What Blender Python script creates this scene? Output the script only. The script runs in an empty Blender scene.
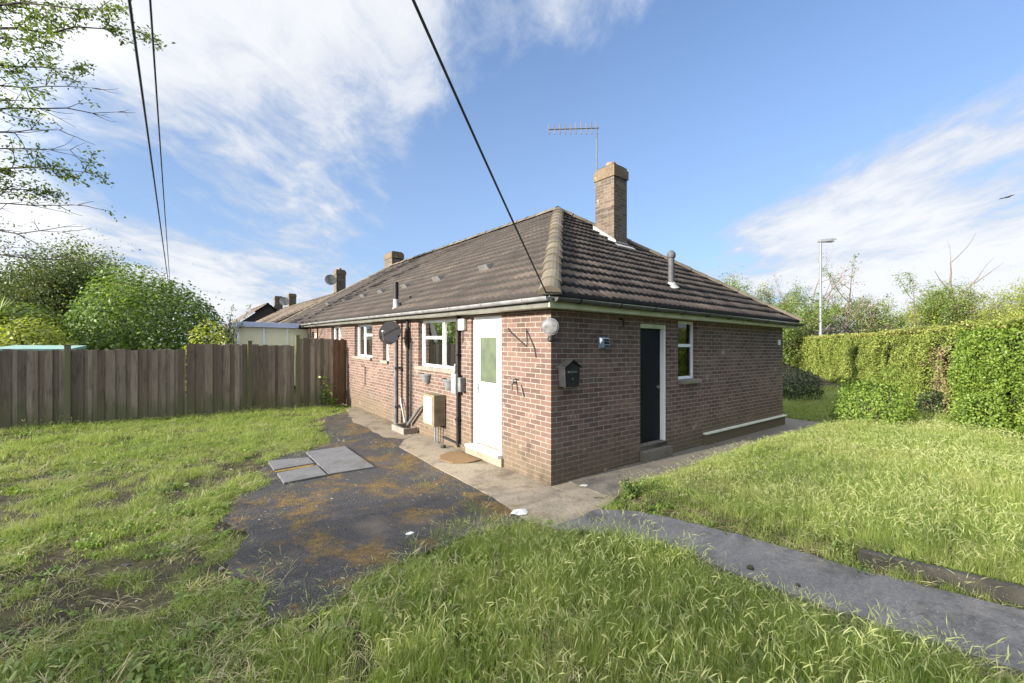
import bpy, bmesh, math, random
import numpy as np
from mathutils import Vector, Matrix

random.seed(7)
RNG = np.random.default_rng(11)
SC = bpy.context.scene
COL = SC.collection
PI = math.pi

# ------------------------------------------------------------------ site axes
TH = math.radians(37.82)
DU = np.array([math.cos(TH), math.sin(TH)])      # along the hip-end wall
DV = np.array([-math.sin(TH), math.cos(TH)])     # along the long wall
CX, CY = 0.546, 5.924                            # near corner of the house
SU, SV = -0.0118, 0.0113                         # the plot falls gently to the road
CAMZ = 2.017

def uv_of(x, y):
    dx, dy = np.asarray(x) - CX, np.asarray(y) - CY
    return dx * DU[0] + dy * DU[1], dx * DV[0] + dy * DV[1]

def gz(x, y):
    u, v = uv_of(x, y)
    return SU * np.clip(u, -14, 22) + SV * np.clip(v, -8, 26)

def W(u, v, z):
    return (CX + u * DU[0] + v * DV[0], CY + u * DU[1] + v * DV[1], z + SU * u + SV * v)

def dirW(du, dv, dz=0.0):
    return Vector((du * DU[0] + dv * DV[0], du * DU[1] + dv * DV[1], dz))

# ------------------------------------------------------------------ node helpers
def N(nt, typ, props=None, **ins):
    n = nt.nodes.new(typ)
    for k, v in (props or {}).items():
        setattr(n, k, v)
    for k, v in ins.items():
        key = int(k[1:]) if k[0] == '_' and k[1:].isdigit() else k.replace('_', ' ')
        s = n.inputs[key]
        if isinstance(v, bpy.types.NodeSocket):
            nt.links.new(v, s)
        else:
            if hasattr(s, 'default_value'):
                if s.type == 'RGBA' and len(v) == 3:
                    v = (*v, 1)
                s.default_value = v
    return n

def new_mat(name):
    m = bpy.data.materials.new(name)
    m.use_nodes = True
    nt = m.node_tree
    nt.nodes.clear()
    out = nt.nodes.new('ShaderNodeOutputMaterial')
    return m, nt, out

def ramp(nt, fac, stops, interp='LINEAR'):
    r = nt.nodes.new('ShaderNodeValToRGB')
    r.color_ramp.interpolation = interp
    el = r.color_ramp.elements
    while len(el) < len(stops):
        el.new(0.5)
    for e, (p, c) in zip(el, stops):
        e.position = p
        e.color = (*c, 1) if len(c) == 3 else c
    nt.links.new(fac, r.inputs[0])
    return r.outputs[0]

def mixc(nt, fac, a, b, mode='MIX'):
    n = nt.nodes.new('ShaderNodeMix')
    n.data_type = 'RGBA'
    n.blend_type = mode
    for s, v in ((n.inputs[0], fac), (n.inputs[6], a), (n.inputs[7], b)):
        if isinstance(v, bpy.types.NodeSocket):
            nt.links.new(v, s)
        elif s.type == 'RGBA':
            s.default_value = (*v, 1) if len(v) == 3 else v
        else:
            s.default_value = v
    return n.outputs[2]

def math_(nt, op, a, b=0.0, c=None, clamp=False):
    n = nt.nodes.new('ShaderNodeMath')
    n.operation = op
    n.use_clamp = clamp
    for i, v in enumerate((a, b) if c is None else (a, b, c)):
        if isinstance(v, bpy.types.NodeSocket):
            nt.links.new(v, n.inputs[i])
        else:
            n.inputs[i].default_value = v
    return n.outputs[0]

def mrange(nt, v, a, b, c=0.0, d=1.0, smooth=True):
    n = nt.nodes.new('ShaderNodeMapRange')
    n.interpolation_type = 'SMOOTHSTEP' if smooth else 'LINEAR'
    nt.links.new(v, n.inputs[0])
    for i, x in enumerate((a, b, c, d)):
        n.inputs[i + 1].default_value = x
    return n.outputs[0]

def coords(nt, kind='Object', scale=(1, 1, 1)):
    if kind == 'Position':
        s = nt.nodes.new('ShaderNodeNewGeometry').outputs['Position']
    else:
        s = nt.nodes.new('ShaderNodeTexCoord').outputs[kind]
    if scale != (1, 1, 1):
        s = N(nt, 'ShaderNodeMapping', None, Vector=s, Scale=scale).outputs[0]
    return s

def noise(nt, vec, scale, detail=4, rough=0.55, dist=0.0):
    return N(nt, 'ShaderNodeTexNoise', None, Vector=vec, Scale=scale, Detail=detail, Roughness=rough, Distortion=dist).outputs[0]

def bsdf(nt, out, color, rough=0.7, bump=None, bstr=0.3, bdist=0.01, metal=0.0, spec=0.4):
    p = N(nt, 'ShaderNodeBsdfPrincipled', None, Base_Color=color, Roughness=rough, Metallic=metal, Specular_IOR_Level=spec)
    if bump is not None:
        b = N(nt, 'ShaderNodeBump', None, Height=bump, Strength=bstr, Distance=bdist)
        nt.links.new(b.outputs[0], p.inputs['Normal'])
    nt.links.new(p.outputs[0], out.inputs[0])
    return p

def simple(name, c1, c2=None, scale=8.0, rough=0.6, metal=0.0, bstr=0.15, kind='Object', sc=(1, 1, 1), spec=0.4, lo=0.35, hi=0.68):
    m, nt, out = new_mat(name)
    v = coords(nt, kind, sc)
    f = noise(nt, v, scale)
    c2 = c2 or tuple(x * 0.8 for x in c1)
    bsdf(nt, out, ramp(nt, f, [(lo, c1), (hi, c2)]), rough, noise(nt, v, scale * 6), bstr, 0.004, metal, spec)
    return m

# ------------------------------------------------------------------ materials
def brick_mat(name, c1, c2, c3, mortar, weather=1.0):
    m, nt, out = new_mat(name)
    uv = coords(nt, 'UV')
    wob = N(nt, 'ShaderNodeTexNoise', None, Vector=uv, Scale=2.2, Detail=2)
    v = N(nt, 'ShaderNodeVectorMath', {'operation': 'MULTIPLY_ADD'}, _0=wob.outputs[1], _1=(0.012, 0.012, 0), _2=uv).outputs[0]
    br = N(nt, 'ShaderNodeTexBrick', {'offset': 0.5, 'squash': 1.0}, Vector=v, Color1=(0, 0, 0), Color2=(1, 1, 1), Mortar=(0.5, 0.5, 0.5),
           Scale=1.0, Mortar_Size=0.0068, Mortar_Smooth=0.2, Bias=0.0, Brick_Width=0.225, Row_Height=0.075)
    col = ramp(nt, br.outputs[0], [(0.0, c1), (0.35, c2), (0.7, c3), (1.0, tuple(x * 0.8 for x in c1))])
    grain = noise(nt, uv, 60, 5, 0.7)
    col = mixc(nt, 0.55, col, ramp(nt, grain, [(0.25, (0.45, 0.42, 0.42)), (0.75, (1.35, 1.3, 1.25))]), 'MULTIPLY')
    big = noise(nt, uv, 1.3, 5, 0.6)
    col = mixc(nt, 0.6 * weather, col, ramp(nt, big, [(0.3, (0.6, 0.57, 0.54)), (0.7, (1.28, 1.22, 1.12))]), 'MULTIPLY')
    mcol = mixc(nt, 0.8, mortar, ramp(nt, noise(nt, uv, 9, 4), [(0.3, (0.6, 0.58, 0.55)), (0.75, (1.15, 1.15, 1.12))]), 'MULTIPLY')
    col = mixc(nt, br.outputs[1], col, mcol)
    # rising damp, algae and lime bloom along the foot of the wall
    sep = N(nt, 'ShaderNodeSeparateXYZ', None, Vector=uv)
    foot = mrange(nt, math_(nt, 'ADD', sep.outputs[1], math_(nt, 'MULTIPLY', math_(nt, 'SUBTRACT', noise(nt, uv, 2.0, 5), 0.5), 1.1)), 0.85, 0.05)
    col = mixc(nt, math_(nt, 'MULTIPLY', foot, 0.6 * weather), col, mixc(nt, noise(nt, uv, 4.5, 4), (0.06, 0.052, 0.036), (0.15, 0.12, 0.065)))
    streak = noise(nt, N(nt, 'ShaderNodeMapping', None, Vector=uv, Scale=(5.0, 0.35, 1)).outputs[0], 1.0, 4, 0.6)
    top = mrange(nt, sep.outputs[1], 1.6, 2.5)
    col = mixc(nt, math_(nt, 'MULTIPLY', math_(nt, 'MULTIPLY', mrange(nt, streak, 0.5, 0.68), top), 0.5 * weather), col, (0.06, 0.05, 0.042))
    lime = math_(nt, 'MULTIPLY', mrange(nt, noise(nt, uv, 3.3, 6, 0.65), 0.6, 0.74), 0.45 * weather)
    col = mixc(nt, lime, col, (0.5, 0.46, 0.4))
    h = math_(nt, 'ADD', math_(nt, 'MULTIPLY', math_(nt, 'SUBTRACT', 1.0, br.outputs[1]), 1.0), math_(nt, 'MULTIPLY', grain, 0.35))
    bsdf(nt, out, col, 0.88, h, 0.6, 0.008, spec=0.25)
    return m

M = {}
M['brick'] = brick_mat('brick', (0.136, 0.088, 0.072), (0.168, 0.111, 0.09), (0.112, 0.075, 0.064), (0.285, 0.255, 0.222))
M['brick_old'] = brick_mat('brick_old', (0.105, 0.085, 0.066), (0.14, 0.115, 0.088), (0.085, 0.068, 0.054), (0.18, 0.16, 0.13), 0.9)

def tile_mat(name, base, base2, lich, amount, moss=(0.22, 0.19, 0.07)):
    m, nt, out = new_mat(name)
    uv = coords(nt, 'UV')
    fl = N(nt, 'ShaderNodeVectorMath', {'operation': 'FLOOR'}, _0=uv).outputs[0]
    wn = N(nt, 'ShaderNodeTexWhiteNoise', {'noise_dimensions': '2D'}, Vector=fl).outputs[0]
    col = mixc(nt, wn, base, base2)
    p = coords(nt, 'Object')
    n1 = noise(nt, p, 1.1, 6, 0.65)
    col = mixc(nt, 0.75, col, ramp(nt, n1, [(0.3, (0.6, 0.6, 0.62)), (0.72, (1.35, 1.32, 1.22))]), 'MULTIPLY')
    n2 = noise(nt, p, 26, 5, 0.7)
    l = mrange(nt, math_(nt, 'ADD', n2, math_(nt, 'MULTIPLY', math_(nt, 'SUBTRACT', n1, 0.5), 0.6)), 0.66 - amount * 0.12, 0.78)
    col = mixc(nt, math_(nt, 'MULTIPLY', l, 0.75), col, lich)
    n3 = noise(nt, p, 3.2, 7, 0.75)
    l2 = mrange(nt, math_(nt, 'ADD', n3, math_(nt, 'MULTIPLY', math_(nt, 'SUBTRACT', n2, 0.5), 0.5)), 0.63 - amount * 0.08, 0.75)
    col = mixc(nt, math_(nt, 'MULTIPLY', l2, 0.7), col, moss)
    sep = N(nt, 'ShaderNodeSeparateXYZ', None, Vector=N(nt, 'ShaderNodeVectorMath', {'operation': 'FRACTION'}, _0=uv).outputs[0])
    dirt = mrange(nt, sep.outputs[1], 0.12, 0.0)  # shadow line under each tile lip, painted into the colour
    col = mixc(nt, math_(nt, 'MULTIPLY', dirt, 0.9), col, (0.03, 0.028, 0.025))  # darkens the painted lip shadow line
    bsdf(nt, out, col, 0.9, n2, 0.5, 0.01, spec=0.25)
    return m

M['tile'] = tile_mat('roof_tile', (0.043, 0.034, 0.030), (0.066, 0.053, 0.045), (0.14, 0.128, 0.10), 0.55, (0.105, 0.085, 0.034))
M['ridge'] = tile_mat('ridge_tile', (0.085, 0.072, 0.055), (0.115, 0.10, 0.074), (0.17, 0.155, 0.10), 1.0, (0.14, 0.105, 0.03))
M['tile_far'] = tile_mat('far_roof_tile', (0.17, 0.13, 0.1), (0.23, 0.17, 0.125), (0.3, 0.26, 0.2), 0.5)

M['white'] = simple('white_pvc', (0.78, 0.79, 0.79), (0.7, 0.71, 0.7), 5, 0.35, bstr=0.02)
M['white_old'] = simple('weathered_white_paint', (0.62, 0.62, 0.55), (0.5, 0.5, 0.4), 6, 0.6)
M['cream'] = simple('cream_painted_board', (0.50, 0.52, 0.33), (0.36, 0.38, 0.23), 4, 0.6)
M['gutter_grey'] = simple('grey_gutter', (0.24, 0.24, 0.245), (0.15, 0.15, 0.15), 6, 0.5)
M['black'] = simple('black_plastic', (0.012, 0.012, 0.014), (0.024, 0.023, 0.022), 9, 0.5, spec=0.2)
M['black_gutter'] = simple('black_gutter', (0.03, 0.03, 0.034), (0.075, 0.07, 0.062), 9, 0.5)
M['pipe_grey'] = simple('weathered_pipe', (0.075, 0.072, 0.072), (0.13, 0.12, 0.11), 7, 0.55)
M['vent'] = simple('pale_vent_tile', (0.14, 0.135, 0.125), (0.10, 0.096, 0.09), 8, 0.8)
M['pipe_light'] = simple('pale_grey_pipe', (0.34, 0.34, 0.33), (0.22, 0.21, 0.2), 7, 0.55)
M['lead'] = simple('lead_flashing', (0.24, 0.24, 0.23), (0.36, 0.345, 0.30), 10, 0.75)
M['steel'] = simple('galvanised_steel', (0.2, 0.21, 0.22), (0.13, 0.135, 0.14), 12, 0.5, 0.4)
M['lamp_post'] = simple('painted_lamp_column', (0.17, 0.178, 0.185), (0.14, 0.148, 0.15), 4, 0.5)
M['navy'] = simple('navy_door_paint', (0.006, 0.007, 0.012), (0.009, 0.01, 0.017), 5, 0.5, bstr=0.03, spec=0.12)
M['pot_grey'] = simple('grey_planter', (0.17, 0.175, 0.175), (0.09, 0.09, 0.09), 9, 0.6)
M['meter'] = simple('aged_cream_plastic', (0.22, 0.185, 0.115), (0.13, 0.10, 0.06), 5, 0.75)  # stains and the shade of the box side painted into the case colour
M['cable'] = simple('black_cable', (0.015, 0.015, 0.017), (0.03, 0.03, 0.03), 20, 0.5)
M['plaster'] = simple('interior_plaster', (0.62, 0.61, 0.48), (0.55, 0.54, 0.42), 2, 0.8)
M['yellow_panel'] = simple('cream_lean_to_panel', (0.72, 0.70, 0.48), (0.66, 0.63, 0.42), 3, 0.5)
M['blue_edge'] = simple('pale_blue_roof_edge', (0.45, 0.5, 0.62), (0.38, 0.43, 0.55), 3, 0.5)
M['bird'] = simple('dark_feathers', (0.03, 0.03, 0.03), (0.05, 0.05, 0.05), 30, 0.8)
M['terracotta'] = simple('terracotta', (0.33, 0.17, 0.1), (0.25, 0.14, 0.09), 9, 0.8)
M['rag'] = simple('pale_plastic_scrap', (0.62, 0.64, 0.66), (0.45, 0.47, 0.5), 14, 0.4)
M['green_roof'] = simple('pale_green_felt', (0.22, 0.36, 0.3), (0.17, 0.29, 0.25), 4, 0.7)
M['render_far'] = simple('far_painted_render', (0.5, 0.46, 0.4), (0.42, 0.38, 0.33), 2, 0.8)
M['blue_grey'] = simple('blue_grey_metal', (0.24, 0.30, 0.34), (0.12, 0.15, 0.17), 12, 0.5)
M['bark'] = simple('bark', (0.11, 0.085, 0.062), (0.06, 0.048, 0.036), 6, 0.95, bstr=0.6, sc=(1, 1, 0.25))
M['twig_pale'] = simple('dry_twig', (0.15, 0.125, 0.1), (0.1, 0.083, 0.066), 6, 0.9)
M['twig_dark'] = simple('dark_twig', (0.06, 0.05, 0.045), (0.035, 0.03, 0.026), 6, 0.9)
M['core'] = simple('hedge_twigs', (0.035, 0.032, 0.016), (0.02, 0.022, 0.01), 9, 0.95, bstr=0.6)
M['mat_fibre'] = simple('coir_fibre', (0.20, 0.12, 0.05), (0.12, 0.075, 0.035), 40, 0.95, bstr=0.8)

def glass_mat(name, tint, rough=0.02, refl=0.12):
    m, nt, out = new_mat(name)
    fr = N(nt, 'ShaderNodeFresnel', None, IOR=1.5).outputs[0]
    f = math_(nt, 'ADD', fr, refl * 0.3, clamp=True)
    t = N(nt, 'ShaderNodeBsdfTransparent', None, Color=tint)
    g = N(nt, 'ShaderNodeBsdfGlossy', None, Color=(0.9, 0.9, 0.9), Roughness=rough)
    mx = N(nt, 'ShaderNodeMixShader', None, _0=f, _1=t.outputs[0], _2=g.outputs[0])
    nt.links.new(mx.outputs[0], out.inputs[0])
    return m
M['glass'] = glass_mat('window_glass', (0.8, 0.86, 0.8))
M['frosted'] = simple('obscured_door_glass', (0.10, 0.125, 0.075), (0.075, 0.09, 0.065), 5, 0.22, bstr=0.25)

def lens_mat():
    m, nt, out = new_mat('lamp_lens')
    bsdf(nt, out, ramp(nt, noise(nt, coords(nt), 14), [(0.35, (0.2, 0.2, 0.195)), (0.7, (0.07, 0.068, 0.064))]), 0.18, None, spec=0.8)
    return m
M['lens'] = lens_mat()

def wood_mat():
    m, nt, out = new_mat('weathered_fence_board')
    p = coords(nt, 'UV')
    a = N(nt, 'ShaderNodeAttribute', {'attribute_name': 'rnd'}).outputs['Fac']
    col = ramp(nt, a, [(0.0, (0.12, 0.092, 0.068)), (0.4, (0.19, 0.15, 0.112)), (0.75, (0.26, 0.215, 0.165)), (1.0, (0.09, 0.07, 0.053))])
    off = N(nt, 'ShaderNodeCombineXYZ', None, X=math_(nt, 'MULTIPLY', a, 37.0), Y=math_(nt, 'MULTIPLY', a, 11.0)).outputs[0]
    v = N(nt, 'ShaderNodeVectorMath', {'operation': 'ADD'}, _0=p, _1=off).outputs[0]
    g = noise(nt, N(nt, 'ShaderNodeMapping', None, Vector=v, Scale=(60, 2.2, 1)).outputs[0], 1, 6, 0.65, 0.4)
    col = mixc(nt, 0.8, col, ramp(nt, g, [(0.25, (0.45, 0.43, 0.42)), (0.75, (1.4, 1.38, 1.33))]), 'MULTIPLY')
    blot = noise(nt, N(nt, 'ShaderNodeMapping', None, Vector=v, Scale=(7, 1.6, 1)).outputs[0], 1, 5, 0.6)
    col = mixc(nt, math_(nt, 'MULTIPLY', mrange(nt, blot, 0.52, 0.68), 0.5), col, (0.055, 0.044, 0.036))
    sep = N(nt, 'ShaderNodeSeparateXYZ', None, Vector=p)
    alg = mrange(nt, math_(nt, 'ADD', sep.outputs[1], math_(nt, 'MULTIPLY', blot, -1.6)), -0.1, -0.75)
    col = mixc(nt, math_(nt, 'MULTIPLY', alg, 0.7), col, (0.10, 0.105, 0.045))
    bsdf(nt, out, col, 0.9, g, 0.5, 0.006, spec=0.2)
    return m
M['board'] = wood_mat()
M['board_red'] = simple('newer_brown_board', (0.16, 0.085, 0.05), (0.09, 0.05, 0.03), 5, 0.85, sc=(8, 8, 0.6))

def leaf_mat(name, cols, trans=0.3, rough=0.5):
    m, nt, out = new_mat(name)
    a = N(nt, 'ShaderNodeAttribute', {'attribute_name': 'rnd'}).outputs['Fac']
    k = len(cols)
    col = ramp(nt, a, [(i / (k - 1), c) for i, c in enumerate(cols)])
    p = N(nt, 'ShaderNodeBsdfPrincipled', None, Base_Color=col, Roughness=rough, Specular_IOR_Level=0.35)
    tcol = mixc(nt, 1.0, col, (1.5, 1.55, 0.7), 'MULTIPLY')
    t = N(nt, 'ShaderNodeBsdfTranslucent', None, Color=tcol)
    mx = N(nt, 'ShaderNodeMixShader', None, _0=trans, _1=p.outputs[0], _2=t.outputs[0])
    nt.links.new(mx.outputs[0], out.inputs[0])
    return m
M['leaf_hedge'] = leaf_mat('privet_leaf', [(0.09, 0.125, 0.022), (0.15, 0.20, 0.036), (0.21, 0.255, 0.05), (0.27, 0.28, 0.07)])
M['leaf_top'] = leaf_mat('new_growth_leaf', [(0.19, 0.215, 0.05), (0.25, 0.25, 0.07), (0.30, 0.26, 0.10)])
M['leaf_dead'] = leaf_mat('dead_leaf', [(0.13, 0.085, 0.05), (0.2, 0.14, 0.085), (0.26, 0.19, 0.12), (0.12, 0.12, 0.04)], 0.15)
M['leaf_bright'] = leaf_mat('bright_leaf', [(0.07, 0.115, 0.018), (0.115, 0.185, 0.025), (0.16, 0.24, 0.035), (0.22, 0.28, 0.05)], 0.35)
M['leaf_dark'] = leaf_mat('dark_leaf', [(0.02, 0.034, 0.012), (0.035, 0.055, 0.018), (0.05, 0.075, 0.022)], 0.15)
M['leaf_mid'] = leaf_mat('mid_leaf', [(0.06, 0.095, 0.022), (0.095, 0.145, 0.03), (0.135, 0.19, 0.04), (0.19, 0.22, 0.06)])
M['leaf_bush'] = leaf_mat('bush_leaf', [(0.045, 0.085, 0.016), (0.075, 0.13, 0.022), (0.11, 0.18, 0.03), (0.17, 0.23, 0.042)], 0.35)
M['leaf_shade'] = leaf_mat('deep_green_leaf', [(0.04, 0.065, 0.018), (0.065, 0.10, 0.026), (0.095, 0.135, 0.033), (0.13, 0.155, 0.045)])
M['leaf_olive'] = leaf_mat('olive_leaf', [(0.09, 0.115, 0.038), (0.145, 0.17, 0.055), (0.19, 0.21, 0.075), (0.24, 0.225, 0.09)])
M['leaf_yellow'] = leaf_mat('yellow_green_leaf', [(0.16, 0.2, 0.03), (0.23, 0.27, 0.04), (0.3, 0.31, 0.06)], 0.35)
M['leaf_pink'] = leaf_mat('dry_reddish_leaf', [(0.22, 0.13, 0.1), (0.28, 0.18, 0.14)], 0.25)
M['plume'] = leaf_mat('grey_green_plume', [(0.14, 0.16, 0.10), (0.2, 0.21, 0.15)], 0.2)

def grass_mat(name, cols, trans=0.35):
    m, nt, out = new_mat(name)
    a = N(nt, 'ShaderNodeAttribute', {'attribute_name': 'rnd'}).outputs['Fac']
    o = N(nt, 'ShaderNodeObjectInfo').outputs['Random']
    p = coords(nt, 'Position')
    n1 = noise(nt, p, 0.55, 4, 0.6)
    f = math_(nt, 'ADD', math_(nt, 'MULTIPLY', a, 0.42), math_(nt, 'MULTIPLY', o, 0.28))
    f = math_(nt, 'ADD', f, math_(nt, 'MULTIPLY', mrange(nt, n1, 0.3, 0.7), 0.4), clamp=True)
    k = len(cols)
    col = ramp(nt, f, [(i / (k - 1), c) for i, c in enumerate(cols)])
    b = N(nt, 'ShaderNodeBsdfPrincipled', None, Base_Color=col, Roughness=0.55, Specular_IOR_Level=0.3)
    t = N(nt, 'ShaderNodeBsdfTranslucent', None, Color=mixc(nt, 1.0, col, (1.35, 1.35, 0.75), 'MULTIPLY'))
    mx = N(nt, 'ShaderNodeMixShader', None, _0=trans, _1=b.outputs[0], _2=t.outputs[0])
    nt.links.new(mx.outputs[0], out.inputs[0])
    return m
M['grass'] = grass_mat('grass_blade', [(0.095, 0.145, 0.03), (0.145, 0.21, 0.043), (0.2, 0.265, 0.058), (0.26, 0.305, 0.082), (0.34, 0.32, 0.16)])
M['seed'] = grass_mat('grass_seed_head', [(0.2, 0.25, 0.09), (0.27, 0.31, 0.125), (0.34, 0.36, 0.16), (0.39, 0.37, 0.19)], 0.3)

M['straw'] = leaf_mat('dead_straw', [(0.22, 0.18, 0.09), (0.3, 0.26, 0.14), (0.38, 0.33, 0.2)], 0.2)

def ground_mat():
    m, nt, out = new_mat('soil_and_thatch')
    p = coords(nt, 'Object')
    n1 = noise(nt, p, 1.6, 6, 0.65)
    n2 = noise(nt, p, 14, 6, 0.7)
    col = ramp(nt, n2, [(0.3, (0.018, 0.015, 0.013)), (0.55, (0.045, 0.037, 0.024)), (0.75, (0.08, 0.068, 0.04))])
    col = mixc(nt, mrange(nt, n1, 0.42, 0.6), col, mixc(nt, n2, (0.03, 0.028, 0.014), (0.105, 0.092, 0.045)))
    bsdf(nt, out, col, 0.95, n2, 0.9, 0.04, spec=0.15)
    return m
M['ground'] = ground_mat()

def tarmac_mat():
    m, nt, out = new_mat('old_tarmac')
    p = coords(nt, 'Object')
    vor = N(nt, 'ShaderNodeTexVoronoi', None, Vector=p, Scale=70.0)
    grit = noise(nt, p, 45, 6, 0.75)
    col = ramp(nt, vor.outputs['Distance'], [(0.0, (0.085, 0.083, 0.085)), (0.6, (0.028, 0.027, 0.029))])
    col = mixc(nt, 0.8, col, ramp(nt, grit, [(0.3, (0.4, 0.4, 0.42)), (0.72, (1.7, 1.65, 1.6))]), 'MULTIPLY')
    big = noise(nt, p, 0.9, 5, 0.6)
    col = mixc(nt, mrange(nt, big, 0.55, 0.72), col, (0.10, 0.085, 0.07))
    m1 = noise(nt, p, 1.5, 8, 0.74, 0.3)
    moss = mrange(nt, math_(nt, 'ADD', m1, math_(nt, 'MULTIPLY', math_(nt, 'SUBTRACT', grit, 0.5), 0.35)), 0.485, 0.61)
    mc = ramp(nt, noise(nt, p, 20, 4, 0.7), [(0.3, (0.06, 0.04, 0.014)), (0.55, (0.145, 0.088, 0.02)), (0.75, (0.2, 0.15, 0.045))])
    col = mixc(nt, math_(nt, 'MULTIPLY', moss, 0.85), col, mc)
    deb = mrange(nt, noise(nt, p, 9, 6, 0.8), 0.60, 0.70)
    col = mixc(nt, math_(nt, 'MULTIPLY', deb, 0.6), col, (0.22, 0.18, 0.12))
    h = math_(nt, 'ADD', grit, math_(nt, 'MULTIPLY', vor.outputs['Distance'], -0.8))
    bsdf(nt, out, col, 0.85, h, 0.9, 0.02, spec=0.35)
    return m
M['tarmac'] = tarmac_mat()

def concrete_mat(name, c1, c2, dark, moss=0.3, agg=30, mosscol=(0.16, 0.12, 0.035)):
    m, nt, out = new_mat(name)
    p = coords(nt, 'Object')
    n1 = noise(nt, p, 1.4, 6, 0.65)
    n2 = noise(nt, p, agg, 5, 0.7)
    col = mixc(nt, n1, c1, c2)
    col = mixc(nt, 0.7, col, ramp(nt, n2, [(0.28, (0.5, 0.48, 0.46)), (0.72, (1.4, 1.38, 1.34))]), 'MULTIPLY')
    col = mixc(nt, math_(nt, 'MULTIPLY', mrange(nt, noise(nt, p, 2.7, 5, 0.7), 0.5, 0.66), 0.6), col, dark)
    col = mixc(nt, math_(nt, 'MULTIPLY', mrange(nt, noise(nt, p, 3.4, 7, 0.75), 0.58, 0.66), moss * 2), col, mosscol)
    vor = N(nt, 'ShaderNodeTexVoronoi', None, Vector=p, Scale=55.0)
    spk = mrange(nt, vor.outputs['Distance'], 0.16, 0.1)
    wn = N(nt, 'ShaderNodeSeparateColor', None, Color=vor.outputs['Color']).outputs[0]
    col = mixc(nt, math_(nt, 'MULTIPLY', spk, mrange(nt, wn, 0.75, 0.8)), col, (0.5, 0.47, 0.42))
    bsdf(nt, out, col, 0.85, n2, 0.5, 0.008, spec=0.3)
    return m
M['concrete'] = concrete_mat('concrete_apron', (0.29, 0.245, 0.18), (0.2, 0.17, 0.13), (0.10, 0.078, 0.055), 0.3)
M['brick_lichen'] = concrete_mat('lichened_brick', (0.15, 0.115, 0.07), (0.11, 0.085, 0.055), (0.075, 0.06, 0.04), 0.5, 26, (0.33, 0.25, 0.03))
M['rubble'] = concrete_mat('mossy_rubble', (0.25, 0.21, 0.155), (0.17, 0.145, 0.11), (0.07, 0.06, 0.045), 0.42, 18, (0.19, 0.12, 0.025))
M['path'] = concrete_mat('path_concrete', (0.088, 0.088, 0.092), (0.13, 0.126, 0.124), (0.045, 0.043, 0.042), 0.1, 40)
M['path_shade'] = concrete_mat('damp_concrete', (0.16, 0.145, 0.12), (0.12, 0.105, 0.088), (0.06, 0.055, 0.045), 0.15, 30, (0.07, 0.08, 0.03))  # darker tone holds both damp and the shade beside the wall
M['slab'] = concrete_mat('paving_slab', (0.13, 0.13, 0.134), (0.105, 0.105, 0.108), (0.07, 0.066, 0.06), 0.05, 45)
M['kerb'] = concrete_mat('mossy_kerb', (0.05, 0.046, 0.038), (0.038, 0.036, 0.03), (0.022, 0.021, 0.016), 0.3, 25, (0.06, 0.065, 0.02))
M['sill'] = concrete_mat('sill_tile', (0.25, 0.215, 0.185), (0.2, 0.17, 0.145), (0.1, 0.085, 0.07), 0.1)
M['soil_red'] = simple('bare_reddish_soil', (0.24, 0.14, 0.09), (0.15, 0.095, 0.06), 6, 0.95, bstr=0.6)

# ------------------------------------------------------------------ mesh builder
ORIG = {}

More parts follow.
